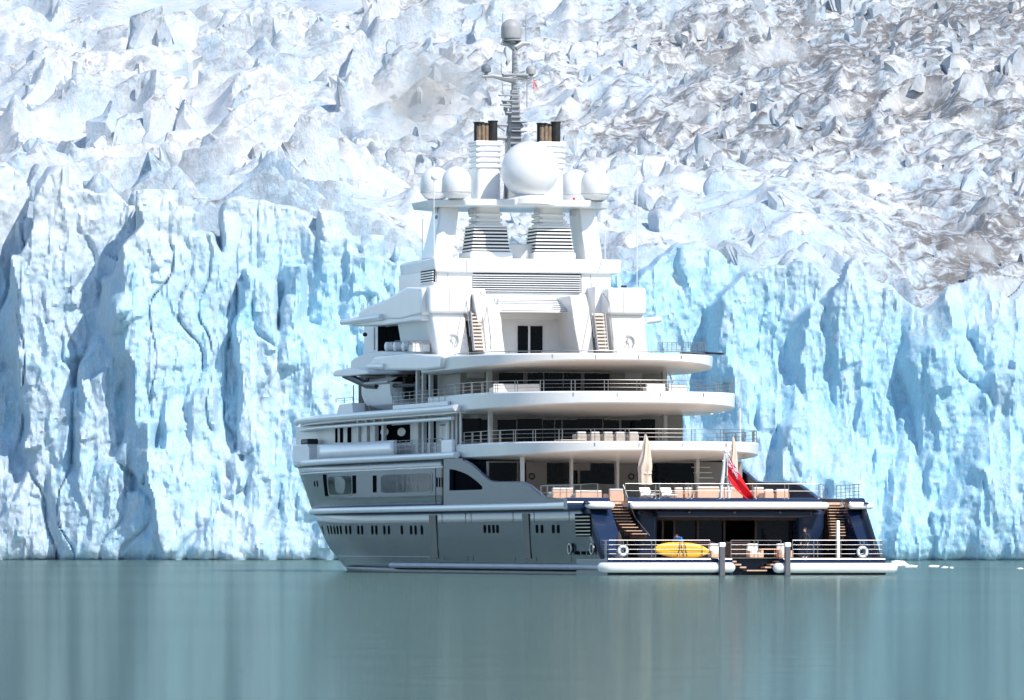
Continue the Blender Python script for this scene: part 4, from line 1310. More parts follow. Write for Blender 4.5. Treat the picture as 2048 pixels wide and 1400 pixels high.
# roof slab over the block
rb = [(-6.45, 50.25), (-6.45, 58), (-6.1, 61), (-4.5, 64), (4.5, 64), (6.1, 61), (6.35, 58), (6.35, 50.25)]
rw0, rw1 = W(545.5, 50), W(517, 50)
roof = part('roof_slab', MB().prism([(v * 0.985, u + .05, rw0) for v, u in rb], [(v, u, rw1) for v, u in rb]), WHITE, yacht, 30, 0.14, 4)

# wing boxes at the house corners
prism_px('wing_box', [(858, 573), (945, 573), (941, 628), (858, 628)], 47.15, 53, WHITE, yacht, 0.25, seg=5)
prism_px('wing_box', [(1216, 574), (1293, 573), (1293, 628), (1214, 628)], 47.15, 51, WHITE, yacht, 0.25, seg=5)
part('wing_flank', MB().box(V(1187, 49), V(1222, 49), 48.6, 50.55, W(628, 49), W(573, 49)), WHITE, yacht, None)
part('wing_flank', MB().box(V(942, 49), V(968, 49), 49.0, 50.59, W(640, 49), W(586, 49)), WHITE, yacht, None)
# long curved visor running forward on the port side, and its edge rail
va = V(852, 46.6)
side_canopy('bridge_visor', [(846, 575), (812, 574), (796, 583), (770, 598), (735, 612), (718, 621), (714, 633), (720, 640), (800, 641), (856, 628), (856, 590)], va, -3.5, WHITE, yacht, 0.2, umin=47.9)
part('edge_rail', MB().tube([(va - 0.1, *uw(x, y, va)) for x, y in ((688, 644), (703, 643), (720, 640), (766, 634))], 0.22, 10), WHITE, yacht, 50)
side_canopy('visor_soffit', [(700, 644), (770, 634), (850, 628), (850, 640), (770, 650), (705, 653)], va + 0.05, -3.4, WHITE, yacht, 0.1, umin=48.2)
part('edge_rail', MB().tube([(V(1290, 52), 52, W(640, 52)), (V(1318, 54), 54, W(636, 54))], 0.22, 10), WHITE, yacht, 50)
# bridge walls under the visor
bw = part('bridge_wall', MB().box(-5.9, 5.9, 57, 72, FL, 16.9), SHELL, yacht, None)
for x0, x1 in ((757, 772), (774, 804), (806, 820), (822, 838)):
    on_side('side_window', x0, x1, 652, 704, -5.92, RECESS, bw, 0.05)
for x in (748, 841, 852):
    on_side('wall_joint', x, x + 1.2, 655, 700, -5.92, GREY, bw, 0.03)
part('searchlight', MB().lathe([(0, -0.15), (0.14, -0.1), (0.16, 0), (0.14, 0.1), (0, 0.15)], (-6.4, U(730, -6.4), W(669, U(730, -6.4), -6.4)), 12), BLACK, bw, 50)
for k, x in enumerate((724, 727, 735, 743, 756)):
    part('whip_stub', MB().tube([(-6.0, U(x, -6.0), W(616 - k * 2, 62)), (-6.0, U(x, -6.0), W(600 - k * 2, 62))], 0.035, 5), GREY, yacht, 60)

# ladders up the towers
STEP = paint('pale_teak_step', (0.72, 0.60, 0.50), 0.6, var=0.08, scale=5)
for xs, xe in (((942, 964), (949, 972)), ((1188, 1210), (1197, 1217))):
    u = BU - 0.75
    pts = []
    st = None
    n = 11
    for k in range(n):
        f = k / (n - 1)
        y = 627 + 70 * f
        xa = xs[0] + (xe[0] - xs[0]) * f; xb = xs[1] + (xe[1] - xs[1]) * f
        uu = u + 1.6 * (1 - f) - 1.2
        if st is None:
            a0, b0 = (V(xs[0], uu), uu, W(625, uu)), (V(xs[1], uu), uu, W(625, uu))
            ue = u - 1.2
            a1, b1 = (V(xe[0], ue), ue, W(702, ue)), (V(xe[1], ue), ue, W(702, ue))
            st = part('tower_stairs', MB().tube([a0, a1], 0.05, 6).tube([b0, b1], 0.05, 6), GREY, house, 60)
            part('stair_backing', MB().prism([(a0[0], a0[1] + .45, a0[2]), (b0[0], b0[1] + .45, b0[2]), (b1[0], b1[1] + .45, b1[2]), (a1[0], a1[1] + .45, a1[2])],
                                            [(a0[0], a0[1] + .5, a0[2]), (b0[0], b0[1] + .5, b0[2]), (b1[0], b1[1] + .5, b1[2]), (a1[0], a1[1] + .5, a1[2])]), PILLAR, st, None)
            for sgn, q0, q1 in ((-1, a0, a1), (1, b0, b1)):
                part('handrail', MB().tube([(q0[0] + sgn * .25 - .3, q0[1] + .3, q0[2] + 1.3), (q0[0] + sgn * .3, q0[1], q0[2] + 0.7), (q1[0] + sgn * .3, q1[1], q1[2] + 0.9), (q1[0] + sgn * .3, q1[1], q1[2] + 0.1)], 0.03, 6), STEEL, st, 60)
        t = part('step', MB().box(V(xa, uu) + .03, V(xb, uu) - .03, uu, uu + 0.28, W(y + 3.4, uu), W(y, uu)), STEP, st, None)
# round emblems: a crescent with a small leaping figure
for xc in (905, 1257):
    u = BU - 0.03; c = V(xc, u); wz = W(682, u)
    n = 22
    outer = [(c + 0.44 * math.cos(a), wz + 0.44 * math.sin(a)) for a in np.linspace(-0.95, 2.0, n)]
    inner = [(c - 0.07 + 0.40 * math.cos(a), wz - 0.03 + 0.40 * math.sin(a)) for a in np.linspace(1.9, -0.75, n)]
    ring = outer + inner
    em = part('emblem', MB().loft([[(p, u - 0.05, q) for p, q in outer], [(p, u - 0.05, q) for p, q in inner[::-1]]]), ALU, house, 30)
    em.modifiers.new('plate', 'SOLIDIFY').thickness = 0.03
    fig = MB()
    for pts in (((-.06, .16), (-.12, .02), (-.08, -.1), (-.2, -.28)), ((-.1, .0), (.03, -.12), (.0, -.3)), ((-.1, .1), (-.2, .02)), ((-.1, .1), (.0, .03)), ((-.3, -.3), (-.24, -.34)), ((.02, -.32), (.1, -.36))):
        fig.tube([(c + a, u - 0.03, wz + b) for a, b in pts], 0.022, 6)
    fig.lathe([(0, -.05), (.045, 0), (0, .05)], (c - .05, u - .03, wz + .22), 8)
    part('emblem_figure', fig, ALU, em, 50)

# ------------------------------------------------------------------ radar arch, funnels and domes
FU = 53.0
for s in (-1, 1):
    v0, v1 = 4.25, 5.25
    a = [(s * (v0 + .45), FU - 1.0, rw1), (s * (v1 + 0.75), FU - 0.6, rw1), (s * (v1 + 0.75), FU + 2.6, rw1), (s * (v0 + .45), FU + 2.8, rw1)]
    b = [(s * (v0 - .2), FU - 0.2, W(414, FU)), (s * (v1 + 0.05), FU - 0.1, W(414, FU)), (s * (v1 + 0.05), FU + 2.0, W(414, FU)), (s * (v0 - .2), FU + 2.2, W(414, FU))]
    if s > 0:
        a = [(p[0] - 0.35, p[1], p[2]) for p in a]
    part('arch_leg', MB().prism(a, b), WHITE, yacht, 30, 0.15, 3)
pw0, pw1 = W(415, 52), W(401, 52)
pb = [(-4.3, 50.6), (-6.3, 53.0), (-6.3, 57), (-4.5, 59), (4.5, 59), (6.3, 57), (6.3, 53.0), (4.3, 50.6), (1.8, 50.3), (1.3, 49.0), (-1.3, 49.0), (-1.8, 50.3)]
arch = part('arch_platform', MB().prism([(v * 0.97, u + 0.1, pw0) for v, u in pb], [(v, u, pw1) for v, u in pb]), WHITE, yacht, 30, 0.08, 3)
for s in (-1, 1):
    cx = s * 2.15
    cu = FU
    # louvred casing below the platform
    y0, y1 = W(457, cu), W(505, cu)
    cs_ = part('funnel_casing', MB().prism([(cx - 1.28, cu - 1.1, y1), (cx + 1.28, cu - 1.1, y1), (cx + 1.28, cu + 1.5, y1), (cx - 1.28, cu + 1.5, y1)],
                                           [(cx - 1.1, cu - 1.0, y0), (cx + 1.1, cu - 1.0, y0), (cx + 1.1, cu + 1.3, y0), (cx - 1.1, cu + 1.3, y0)]), LOUVRE_D, yacht, None)
    for k in range(7):
        f = (k + 0.5) / 7
        w = y0 + (y1 - y0) * f
        q = 1.15 + 0.18 * f
        part('louvre_slat', MB().box(cx - q, cx + q, cu - 1.12 - 0.1 * f, cu + 1.5, w - 0.055, w + 0.055), WHITE, cs_, None)
    part('casing_top', MB().box(cx - 1.15, cx + 1.15, cu - 1.08, cu + 1.4, y0, y0 + 0.14), WHITE, cs_, None, 0.04)
    part('casing_foot', MB().box(cx - 1.45, cx + 1.45, cu - 1.3, cu + 1.9, rw1, y1 - 0.002), WHITE, cs_, None, 0.12, 3)
    # ringed funnel trunk
    fn = part('funnel', MB().box(cx - 0.86, cx + 0.78, cu - 0.75, cu + 1.1, y0 + 0.1, W(286, cu)), WHITE, yacht, None, 0.3, 5)
    for y in (292, 303, 314, 325, 336, 432, 443, 452):
        w = W(y, cu)
        part('cooling_ring', MB().box(cx - 0.95, cx + 0.87, cu - 0.84, cu + 1.2, w - 0.055, w + 0.15), WHITE, fn, None, 0.07, 2)
    part('funnel_lip', MB().box(cx - 0.98, cx + 0.92, cu - 0.86, cu + 1.2, W(288, cu), W(284, cu)), WHITE, fn, None, 0.05)
    # exhaust pipes
    ex = s * 0.0
    for k, (dx, du, r, y, m) in enumerate(((-0.62, -0.35, 0.15, 252, RUSTY), (-0.36, -0.4, 0.15, 250, RUSTY), (-0.10, -0.35, 0.15, 251, RUSTY), (0.34, -0.3, 0.31, 244, SOOT), (-0.45, 0.3, 0.34, 246, SOOT), (0.3, 0.5, 0.3, 248, SOOT), (-0.1, 0.55, 0.3, 247, SOOT))):
        top = W(y, cu)
        px_ = part('exhaust_pipe', MB().lathe([(r, 0), (r, top - W(286, cu)), (r * 0.82, top - W(286, cu)), (r * 0.82, 0.3)], (cx + dx, cu + du, W(286, cu)), 16), m, fn, 40)
        part('pipe_rim', MB().torus((0, 0, 0), r, 0.05, 'y', 16, 6), SOOT, px_, 60).matrix_local = Matrix.Translation((cx + dx, cu + du, top)) @ Matrix.Rotation(R(90), 4, 'X')
part('roof_kerb', MB().box(-0.85, 1.05, FU - 0.2, FU + 1, rw1, W(488, FU)), WHITE, yacht, None, 0.1, 3)
# satellite domes
sph = [(0.72, -1.78)] + [(1.9 * math.sin(a), -1.9 * math.cos(a)) for a in np.linspace(0.42, math.pi, 26)]
sw_ = W(340, 50)
big = part('satellite_dome', MB().lathe([(max(0.001, r), z) for r, z in sph], (0, 50.0, sw_), 48), WHITE, yacht, 60)
part('dome_pedestal', MB().lathe([(1.45, pw1 - 0.35 - sw_), (1.45, pw1 + 0.02 - sw_), (1.1, -1.75), (0.9, -1.6), (0, -1.6)], (0, 50.0, sw_), 32), WHITE, big, 40)
for xc, yb, r, uu in ((913, 399, 0.98, 51.2), (871, 400, 1.0, 56.2), (1191, 399, 0.97, 51.2), (1150, 401, 1.0, 56.2)):
    c = (V(xc, uu), uu, W(yb, uu))
    prof = [(r * 0.6, 0), (r * 0.72, 0.05), (r, 0.42), (r, 1.1)] + [(r * math.cos(a), 1.1 + r * 1.04 * math.sin(a)) for a in np.linspace(0.08, math.pi / 2, 12)]
    o = part('satellite_dome', MB().lathe([(max(0.001, a), b) for a, b in prof], c, 32), WHITE, yacht, 45)
    part('dome_seam', MB().lathe([(r * 1.0, 0.40), (r * 1.02, 0.44), (r * 1.0, 0.48)], c, 32), PILLAR, o, 60)
    part('dome_foot', MB().lathe([(r * 0.55, pw1 - c[2] - 0.05), (r * 0.55, 0.02)], c, 16), GREY, o, 60)
part('platform_lamp', MB().lathe([(0, 0), (0.06, 0.02), (0.07, 0.13), (0, 0.17)], (V(1148, 50.5), 50.5, pw1), 10), RED, arch, 50)
u = 53.4; v = V(876, u)
part('radar_arm', MB().tube([(V(862, u), u, W(409, u)), (V(885, u), u, W(413, u))], 0.2, 8), WHITE, arch, 50)
part('floodlight', MB().tube([(v, u, W(415, u)), (v, u, W(430, u))], 0.06, 6).lathe([(0, -.2), (.2, -.12), (.22, .05), (0, .2)], (v, u, W(436, u)), 12), GREY, arch, 50)
for x in (943, 1147):
    v = V(x, 51.5)
    part('floodlight', MB().box(v - 0.16, v + 0.16, 51.4, 51.8, W(430, 51.5), W(418, 51.5)), GREY, arch, None, 0.03)

# ------------------------------------------------------------------ mast
AU = 54.6
def mp(x, y, u=AU):
    return (V(x, u), u, W(y, u))
col_ = []
mast = part('mast', MB().prism([(V(1012, AU), AU - .6, W(400, AU)), (V(1042, AU), AU - .6, W(400, AU)), (V(1042, AU), AU + .8, W(400, AU)), (V(1012, AU), AU + .8, W(400, AU))],
                               [(V(1023, AU), AU - .25, W(180, AU)), (V(1037, AU), AU - .25, W(180, AU)), (V(1037, AU), AU + .3, W(180, AU)), (V(1023, AU), AU + .3, W(180, AU))])
            .tube([mp(1029.5, 182), mp(1029.5, 95)], [0.24, 0.17], 12), GREY, yacht, 30)
for k in range(22):
    y = 110 + 10.5 * k
    hw = 5.5 + max(0, (y - 170)) * 0.045
    part('mast_rung', MB().box(V(1029.5 - hw, AU), V(1029.5 + hw, AU), AU - 0.42 - max(0, y - 180) * 0.0018, AU - 0.36, W(y + 0.6, AU), W(y - 0.6, AU)), DARKGREY, mast, None)
for y in (243, 262):
    part('mast_stage', MB().box(V(1018, AU), V(1050, AU), AU - 0.7, AU + 0.7, W(y + 2.2, AU), W(y, AU)), GREY, mast, None, 0.02)
# main cross arm
part('cross_arm', MB().tube([mp(964, 153.5), mp(985, 152), mp(1008, 156)], [0.12, 0.14, 0.22], 8).tube([mp(1008, 156), mp(1030, 158)], [0.22, 0.34], 8).tube([mp(1030, 153), mp(1066, 153)], [0.24, 0.13], 8), GREY, mast, 40)
part('arm_step', MB().box(V(1004, AU), V(1055, AU), AU - .3, AU + .3, W(152, AU), W(147.5, AU)), GREY, mast, None, 0.04)
def small_dome(x, y0, y1, r, mat, nm='radome'):
    c = mp(x, y1); hgt = W(y0, AU) - W(y1, AU)
    prof = [(r * 0.3, -0.25), (r * 0.35, 0.0), (r * 0.95, 0.08), (r, 0.2), (r, hgt - r * 0.9)] + [(max(0.001, r * math.cos(a)), hgt - r * 0.9 + r * 0.9 * math.sin(a)) for a in np.linspace(0.15, math.pi / 2, 8)]
    return part(nm, MB().lathe(prof, c, 20), mat, mast, 50)
small_dome(972.5, 129, 147, 0.33, DARKGREY)
small_dome(1062, 130, 150, 0.33, DOMEGREY)
part('arm_foot', MB().tube([mp(972.5, 153), mp(972.5, 162)], 0.08, 6), GREY, mast, 50)
# top dome and its bracket
top = part('top_bracket', MB().tube([mp(1003, 87), mp(1018, 89), mp(1030, 94)], [0.12, 0.16, 0.3], 8).tube([mp(1030, 94), mp(1045, 86), mp(1059, 86)], [0.3, 0.18, 0.13], 8), GREY, mast, 40)
small_dome(1022.5, 38, 79, 0.68, DOMEGREY)
part('dome_tray', MB().lathe([(0.55, 0), (0.62, 0.08), (0.55, 0.16)], mp(1024, 83), 20), GREY, mast, 50)
for x, y0, y1 in ((1005.5, 27, 87), (1052, 30, 87), (1031, 50, 78), (1003, 127, 148), (1064.5, 119, 130), (1005, 190, 165), (1054, 155, 215)):
    part('antenna', MB().tube([mp(x, y1), mp(x, y0)], 0.035, 5), GREY, mast, 60)
# radar scanners and lamps on the port side of the mast
for x0, x1, y in ((997, 1022, 190), (1003, 1024, 201), (1000, 1020, 209), (1008, 1020, 214), (1010, 1024, 225)):
    part('radar_bracket', MB().box(V(x0, AU), V(x1, AU), AU - .35, AU + .1, W(y + 2.5, AU), W(y, AU)), GREY, mast, None, 0.03)
for x, y in ((1009, 206), (1011, 218), (1014, 226)):
    part('mast_lamp', MB().lathe([(0, -.18), (.14, -.14), (.15, .1), (0, .16)], mp(x, y), 10), GREY, mast, 50)
part('mast_brace', MB().tube([mp(993, 250), mp(1016, 251)], 0.1, 6).tube([mp(995, 252), mp(1010, 262)], 0.06, 6), GREY, mast, 50)
part('mast_brace', MB().tube([mp(992, 276), mp(1015, 277)], 0.16, 6), GREY, mast, 50)
part('mast_brace', MB().tube([mp(1017, 270), mp(1045, 250)], 0.16, 6), GREY, mast, 50)
part('mast_brace', MB().tube([mp(1010, 400), mp(1012, 290), mp(1018, 230)], 0.08, 6), GREY, mast, 50)
# tall whip aerials
for x, u, y0, y1, r in ((868, 50.5, 325, 573, 0.030), (1274, 49, 330, 572, 0.030), (1210, 51, 420, 516, 0.028), (845, 57, 440, 517, 0.022), (875, 50.5, 540, 575, 0.03), (1021, 54, 505, 516, .02), (1054, 50.5, 500, 516, .02)):
    part('whip_aerial', MB().tube([(V(x, u), u, W(y1, u)), (V(x, u), u, W(y0, u))], r, 6), WHITE, yacht, 60)
part('aerial_ball', MB().lathe([(0, -.24), (.2, -.14), (.26, 0), (.2, .14), (0, .24)], (V(869, 50.5), 50.5, W(357, 50.5)), 14), WHITE, yacht, 60)
part('wing_lamp', MB().box(V(1243, 48), V(1252, 48), 47.8, 48.2, W(573, 48), W(569, 48)), BLACK, yacht, None, 0.02)

# panel joints in the white plating
JOINT = paint('plating_joint_grey', (0.42, 0.43, 0.45), 0.6, var=0.05)
for xa, ya, xb, yb, u in ((1203, 520, 1197, 544, 50.23), (934, 520, 934, 544, 50.23), (1181, 548, 1186, 596, 50.57), (896, 548, 896, 572, 50.57), (1248, 580, 1248, 622, 47.13), (900, 580, 900, 622, 47.13)):
    part('panel_joint', MB().tube([(V(xa, u), u, W(ya, u)), (V(xb, u), u, W(yb, u))], 0.018, 4), JOINT, block, None)
for o_, a_, wt_ in ((d2, 18.5, W2), (d3, 23.5, W3), (d4, 28.5, W4)):
    for q in (-4.2, -1.4, 1.4, 4.2):
        part('fairing_joint', MB().box(q - 0.012, q + 0.012, a_ - 0.002 + 0.0035 * q * q, a_ + 0.3, wt_ - 0.35, wt_ - 0.1), JOINT, o_, None)

# ================================================================== things standing on the yacht
# ensign staff with its flag
FUu = 4.9
st = thing('flag_staff', 'white ladder shaped ensign staff on the aft rail', 'flagpole', (V(1452, FUu), FUu, 4.56))
def loc(x, y, u=FUu):
    return (V(x, u) - V(1452, FUu), u - FUu, W(y, u) - 4.56)
part('leg', MB().tube([loc(1440, 996), loc(1448, 940), loc(1451, 906)], 0.11, 8), WHITE, st, 50)
part('leg', MB().tube([loc(1458, 996), loc(1456.5, 940), loc(1456, 906)], 0.11, 8), WHITE, st, 50)
for y in (922, 937.5, 954):
    part('rung', MB().tube([loc(1445, y), loc(1457.5, y)], 0.055, 6), WHITE, st, 50)
part('head', MB().tube([loc(1450, 904), loc(1458, 899)], [0.16, 0.16], 8), WHITE, st, 50)
part('finial', MB().lathe([(0, -.12), (.1, -.08), (.13, 0), (.1, .1), (0, .14)], loc(1459, 898), 12).tube([loc(1457, 897), loc(1457, 889)], 0.03, 6), WHITE, st, 60)

def union_jack(a, b):
    """colour index in the canton; a across, b up, both 0..1 : 0 blue, 1 white, 2 red"""
    x, y = a - .5, b - .5
    if abs(x) < .05 or abs(y) < .08: return 2
    if abs(x) < .08 or abs(y) < .13: return 1
    d = min(abs(y - x), abs(y + x))
    if d < .035: return 2
    if d < .10: return 1
    return 0
fu = 4.62
fl = thing('red_ensign_flag', 'red ensign flag with small union canton drooping from the white staff', 'flag', (V(1457, fu), fu, W(907, fu)))
nx, ny = 60, 40
TL, BL, TR, BR = ((0, 0), (-0.06, -1.28), (1.62, -2.50), (1.33, -2.86))
vs, fs, mi = [], [], []
for i in range(nx + 1):
    s = i / nx
    for j in range(ny + 1):
        t = j / ny
        # top edge and bottom edge hang as curves
        tx = 0.0 + 1.02 * s + 0.60 * s * s * 0.95; tz = -1.95 * s - 0.55 * s * s
        bx = -0.06 + 0.55 * s + 0.86 * s * s; bz = -1.28 - 1.75 * s + 0.17 * s * s
        x = tx * (1 - t) + bx * t; z = tz * (1 - t) + bz * t
        fold = 0.16 * math.sin(t * 8.5 + s * 2.0 + 0.6) * (0.35 + 0.65 * s) + 0.05 * math.sin(t * 19 + s * 7)
        vs.append((x + 0.05 * math.sin(t * 8.5 + s * 2 + 2.0) * s, fold, z))
for i in range(nx):
    for j in range(ny):
        fs.append((i * (ny + 1) + j, (i + 1) * (ny + 1) + j, (i + 1) * (ny + 1) + j + 1, i * (ny + 1) + j + 1))
        s, t = (i + .5) / nx, (j + .5) / ny
        mi.append({0: 1, 1: 2, 2: 0}[union_jack(s / .5, 1 - t / .5)] if s < .5 and t < .5 else 0)
mb = MB(); mb.v = vs; mb.f = fs; mb.mi = mi
part('cloth', mb, [RED, FBLUE, FWHITE], fl, 60)
part('hoist_rope', MB().tube([(-0.03, 0, 0.1), (-0.08, 0, -1.35)], 0.025, 6), FWHITE, fl, 60)

# small striped courtesy flag at the mast
t = thing('striped_flag', 'small red and white striped courtesy flag under the mast arm', 'flag', (V(1063, AU), AU - .1, W(158, AU)))
mb = MB()
n = 13
for k in range(n):
    for i in range(6):
        a0, a1 = i / 6, (i + 1) / 6
        z0, z1 = -0.62 * k / n, -0.62 * (k + 1) / n
        f = lambda q, z: (0.05 + 0.26 * q + 0.05 * math.sin(z * 14), 0.06 * math.sin(q * 7 + z * 9), z - 0.12 * q)
        mb.add([f(a0, z0), f(a1, z0), f(a1, z1), f(a0, z1)], [(0, 1, 2, 3)], 2 if (k < 7 and i < 3 and False) else k % 2)
part('cloth', mb, [RED, FWHITE], t, None)
part('halyard', MB().tube([(0.04, 0, 0.15), (0.04, 0, -2.2)], 0.015, 5), FWHITE, t, 60)

# closed parasols on the main deck
for x, yt, yb, u, lab, wd in ((1291, 866, 975, 9.0, 'closed cream parasol between the deck chairs and the stairs', 0.40), (1466, 869, 975, 10.0, 'closed cream parasol standing behind the red ensign', 0.30)):
    t = thing('closed_parasol', lab, 'parasol', (V(x, u), u, MAIN), group='closed parasols on the main deck')
    H0 = W(yt, u) - MAIN
    rings = []
    for k in range(15):
        f = k / 14
        r = wd * (0.12 + 0.9 * math.sin(min(1, f * 1.25) * math.pi / 2) * (1 - 0.22 * f)) * (1 + 0.09 * math.sin(f * 13))
        if f > .82: r *= 1.08
        ring = []
        for i in range(24):
            a = 2 * math.pi * i / 24
            q = r * (1 + 0.22 * math.sin(a * 6 + f * 4.0))
            ring.append((q * math.cos(a) + 0.05 * math.sin(f * 6), q * math.sin(a), H0 - 0.1 - (H0 - 1.15) * f))
        rings.append(ring)
    part('canopy', MB().loft(rings, True), CANVAS, t, 60)
    part('pole', MB().tube([(0, 0, 0.06), (0, 0, H0)], 0.04, 8), STEEL, t, 60)
    part('strap', MB().tube([(0.02, 0, 1.7), (0.02, 0, 1.76)], wd * 0.92, 14), CUSHION, t, 60)
    part('base', MB().lathe([(0, 0), (.4, 0), (.4, .08), (.1, .14), (0, .14)], (0, 0, 0), 20), GREY, t, 40)

# main deck furniture
def sofa(name, label, xa, xb, u, y_top, y_seat, depth, base_mat, cush_mat, group, floor, arm=True, cat='sofa', back=True, turn=0.0, back_mat=None):
    a, b = V(xa, u), V(xb, u)
    c = (a + b) / 2; hw = (b - a) / 2
    t = thing(name, label, cat, (c, u, floor), turn, group)
    back_mat = back_mat or base_mat
    ht = W(y_top, u) - floor; hs = W(y_seat, u) - floor
    part('base', MB().box(-hw, hw, 0, depth, 0, hs * 0.72), base_mat, t, None, 0.05)
    part('seat_cushion', MB().box(-hw + .04, hw - .04, 0.03, depth - .05, hs * 0.72, hs), cush_mat, t, None, 0.06, 3)
    if back:
        part('backrest', MB().box(-hw, hw, -0.12, 0.12, 0.02, ht - 0.12), back_mat, t, None, 0.05)
        part('back_cushion', MB().box(-hw + .02, hw - .02, -0.15, 0.2, ht - 0.12, ht), cush_mat, t, None, 0.05, 3)
    if arm:
        for s in (-1, 1):
            part('armrest', MB().box(s * hw - .09, s * hw + .09, 0.1, depth, 0.02, hs + 0.12), base_mat, t, None, 0.04)
    return t
SOFA = (('peach block sofa beside the top of the port stern stairs', 1218, 1246, 7.8, 978, 992), ('long peach sofa with white cushion left of the ensign staff', 1394, 1438, 8.5, 973, 986),
        ('peach sofa directly behind the white ensign staff', 1441, 1484, 9.0, 974, 987), ('peach sofa just right of the red ensign', 1507, 1527, 9.0, 974, 986),
        ('peach armchair second from the starboard stern stairs', 1529, 1546, 7.8, 978, 990), ('peach armchair nearest the starboard stern stairs', 1552, 1577, 8.2, 978, 990))
for lab, xa, xb, u, yt, ys in SOFA:
    sofa('deck_sofa', lab, xa, xb, u, yt, ys, 1.0, PEACH, CUSHION, 'peach sofas on the main deck', MAIN)
sofa('deck_sofa', 'low white cushioned sofa behind the port rail of the main deck', 1104, 1146, 12.0, 976, 984, 1.1, PEACH, CUSHION, 'peach sofas on the main deck', MAIN, False)
sofa('deck_sofa', 'peach and white bench sofa left of the port stern stairs', 1150, 1203, 9.5, 981, 987, 1.1, PEACH, CUSHION, 'peach sofas on the main deck', MAIN, False)
def deck_chair(label, x, u, floor, wpx=22, y0=975, y1=995):
    t = thing('deck_chair', label, 'deck chair', (V(x, u), u, floor), math.pi, group='white reclining deck chairs')
    hw = wpx / 2 / 33.0
    ht = W(y0, u) - floor
    part('seat', MB().prism([(-hw, 0.0, 0.30), (hw, 0.0, 0.30), (hw, 0.0, 0.38), (-hw, 0.0, 0.38)], [(-hw, 1.1, 0.36), (hw, 1.1, 0.36), (hw, 1.1, 0.44), (-hw, 1.1, 0.44)]), CUSHION, t, None, 0.03)
    part('backrest', MB().prism([(-hw, 0.05, 0.34), (hw, 0.05, 0.34), (hw, 0.14, 0.34), (-hw, 0.14, 0.34)], [(-hw, -0.45, ht), (hw, -0.45, ht), (hw, -0.36, ht), (-hw, -0.36, ht)]), CUSHION, t, None, 0.03)
    for s in (-1, 1):
        part('armrest', MB().box(s * hw - .04, s * hw + .04, -0.1, 0.7, 0.52, 0.57), TEAK, t, None)
        for q in (0.0, 0.95):
            part('leg', MB().box(s * hw - .03, s * hw + .03, q - .03, q + .03, 0.0, 0.52 if q == 0 else 0.36), TEAK, t, None)
deck_chair('white reclining deck chair at the foot of the left parasol', 1292, 6.3, MAIN)
deck_chair('white reclining deck chair midway between the two parasols', 1334, 6.3, MAIN)
def low_table(label, x, u, floor, top=0.45, w=0.45, group=None, mat=TEAK):
    t = thing('side_table', label, 'table', (V(x, u), u, floor), group=group)
    part('top', MB().box(-w, w, -w, w, top - 0.05, top), mat, t, None, 0.015)
    for sx in (-1, 1):
        for sy in (-1, 1):
            part('leg', MB().box(sx * (w - .07) - .03, sx * (w - .07) + .03, sy * (w - .07) - .03, sy * (w - .07) + .03, 0, top - .05), mat, t, None)
    return t
low_table('small teak side table between the two white deck chairs', 1313, 6.8, MAIN, 0.5)
low_table('low teak table right of the white deck chairs', 1365, 7.5, MAIN, 0.55, 0.6)
for x, lab in ((1357, 'white cushioned armchair left of the long peach sofa'), (1377, 'white cushioned armchair touching the long peach sofa')):
    sofa('deck_armchair', lab, x - 8, x + 8, 9.2, 975, 987, 0.8, PEACH, CUSHION, 'white armchairs on the main deck', MAIN, cat='armchair')

# lounge seats on the balconies
WICKER = paint('pale_wicker', (0.45, 0.39, 0.33), 0.8, var=0.15, scale=9)
FL2, FL3 = W2 - 0.5, W3 - 0.5
sofa('balcony_sofa', 'long white tufted sofa on the third deck left of centre', 986, 1079, 32.0, 769, 776, 1.2, CUSHION, CUSHION, None, FL3, False)
sofa('balcony_sofa', 'white seat at the starboard end of the third deck', 1292, 1330, 29.5, 768, 774, 1.0, CUSHION, CUSHION, None, FL3, False)
sofa('balcony_sofa', 'white lounger at the starboard rail of the third deck', 1336, 1372, 31.0, 770, 776, 1.0, CUSHION, CUSHION, None, FL3, False)
k = 0
for x, lab in ((1163, 'wicker armchair with white cushion at the left end of the second deck row'), (1190, 'wicker armchair second from the left in the second deck row'),
               (1216, 'wicker armchair third from the left in the second deck row'), (1240, 'wicker armchair fourth from the left in the second deck row'), (1267, 'wicker armchair at the right end of the second deck row behind the parasol')):
    sofa('balcony_armchair', lab, x - 9, x + 9, 22.0, 864, 873, 0.8, WICKER, CUSHION, 'armchairs on the second deck', FL2, cat='armchair')
low_table('long teak table before the second deck armchairs', 1140, 22.5, FL2, 0.62, 0.8)

# beach club furniture on the swimming platform
for x, lab, m in ((1432, 'white armchair beside the yellow inflatable'), (1505, 'white armchair behind the boarding steps'), (1565, 'white armchair by the right hand bollard post')) and \
        ((1428, 'white armchair beside the yellow inflatable', PEACH), (1505, 'white armchair behind the boarding steps', PEACH), (1564, 'white armchair by the right hand bollard post', PEACH)):
    c = sofa('club_armchair', lab, x - 11, x + 11, 3.0, 1087, 1105, 0.9, m, CUSHION, 'white armchairs on the swimming platform', PLAT + 0.03, cat='armchair', turn=math.pi, back_mat=CUSHION)
low_table('orange topped coffee table between the platform armchairs', 1537, 3.2, PLAT + .03, 0.55, 0.6, mat=ORANGE)
for x, lab in ((1400, 'dark low sofa behind the yellow inflatable'), (1475, 'dark low sofa in the middle of the beach club'), ):
    sofa('club_sofa', lab, x - 26, x + 26, 7.0, 1083, 1098, 1.0, paint('brown_wicker', (0.10, 0.06, 0.045), 0.8), paint('mauve_cushion', (0.20, 0.13, 0.13), 0.9), 'dark sofas in the beach club', PLAT + 0.03)
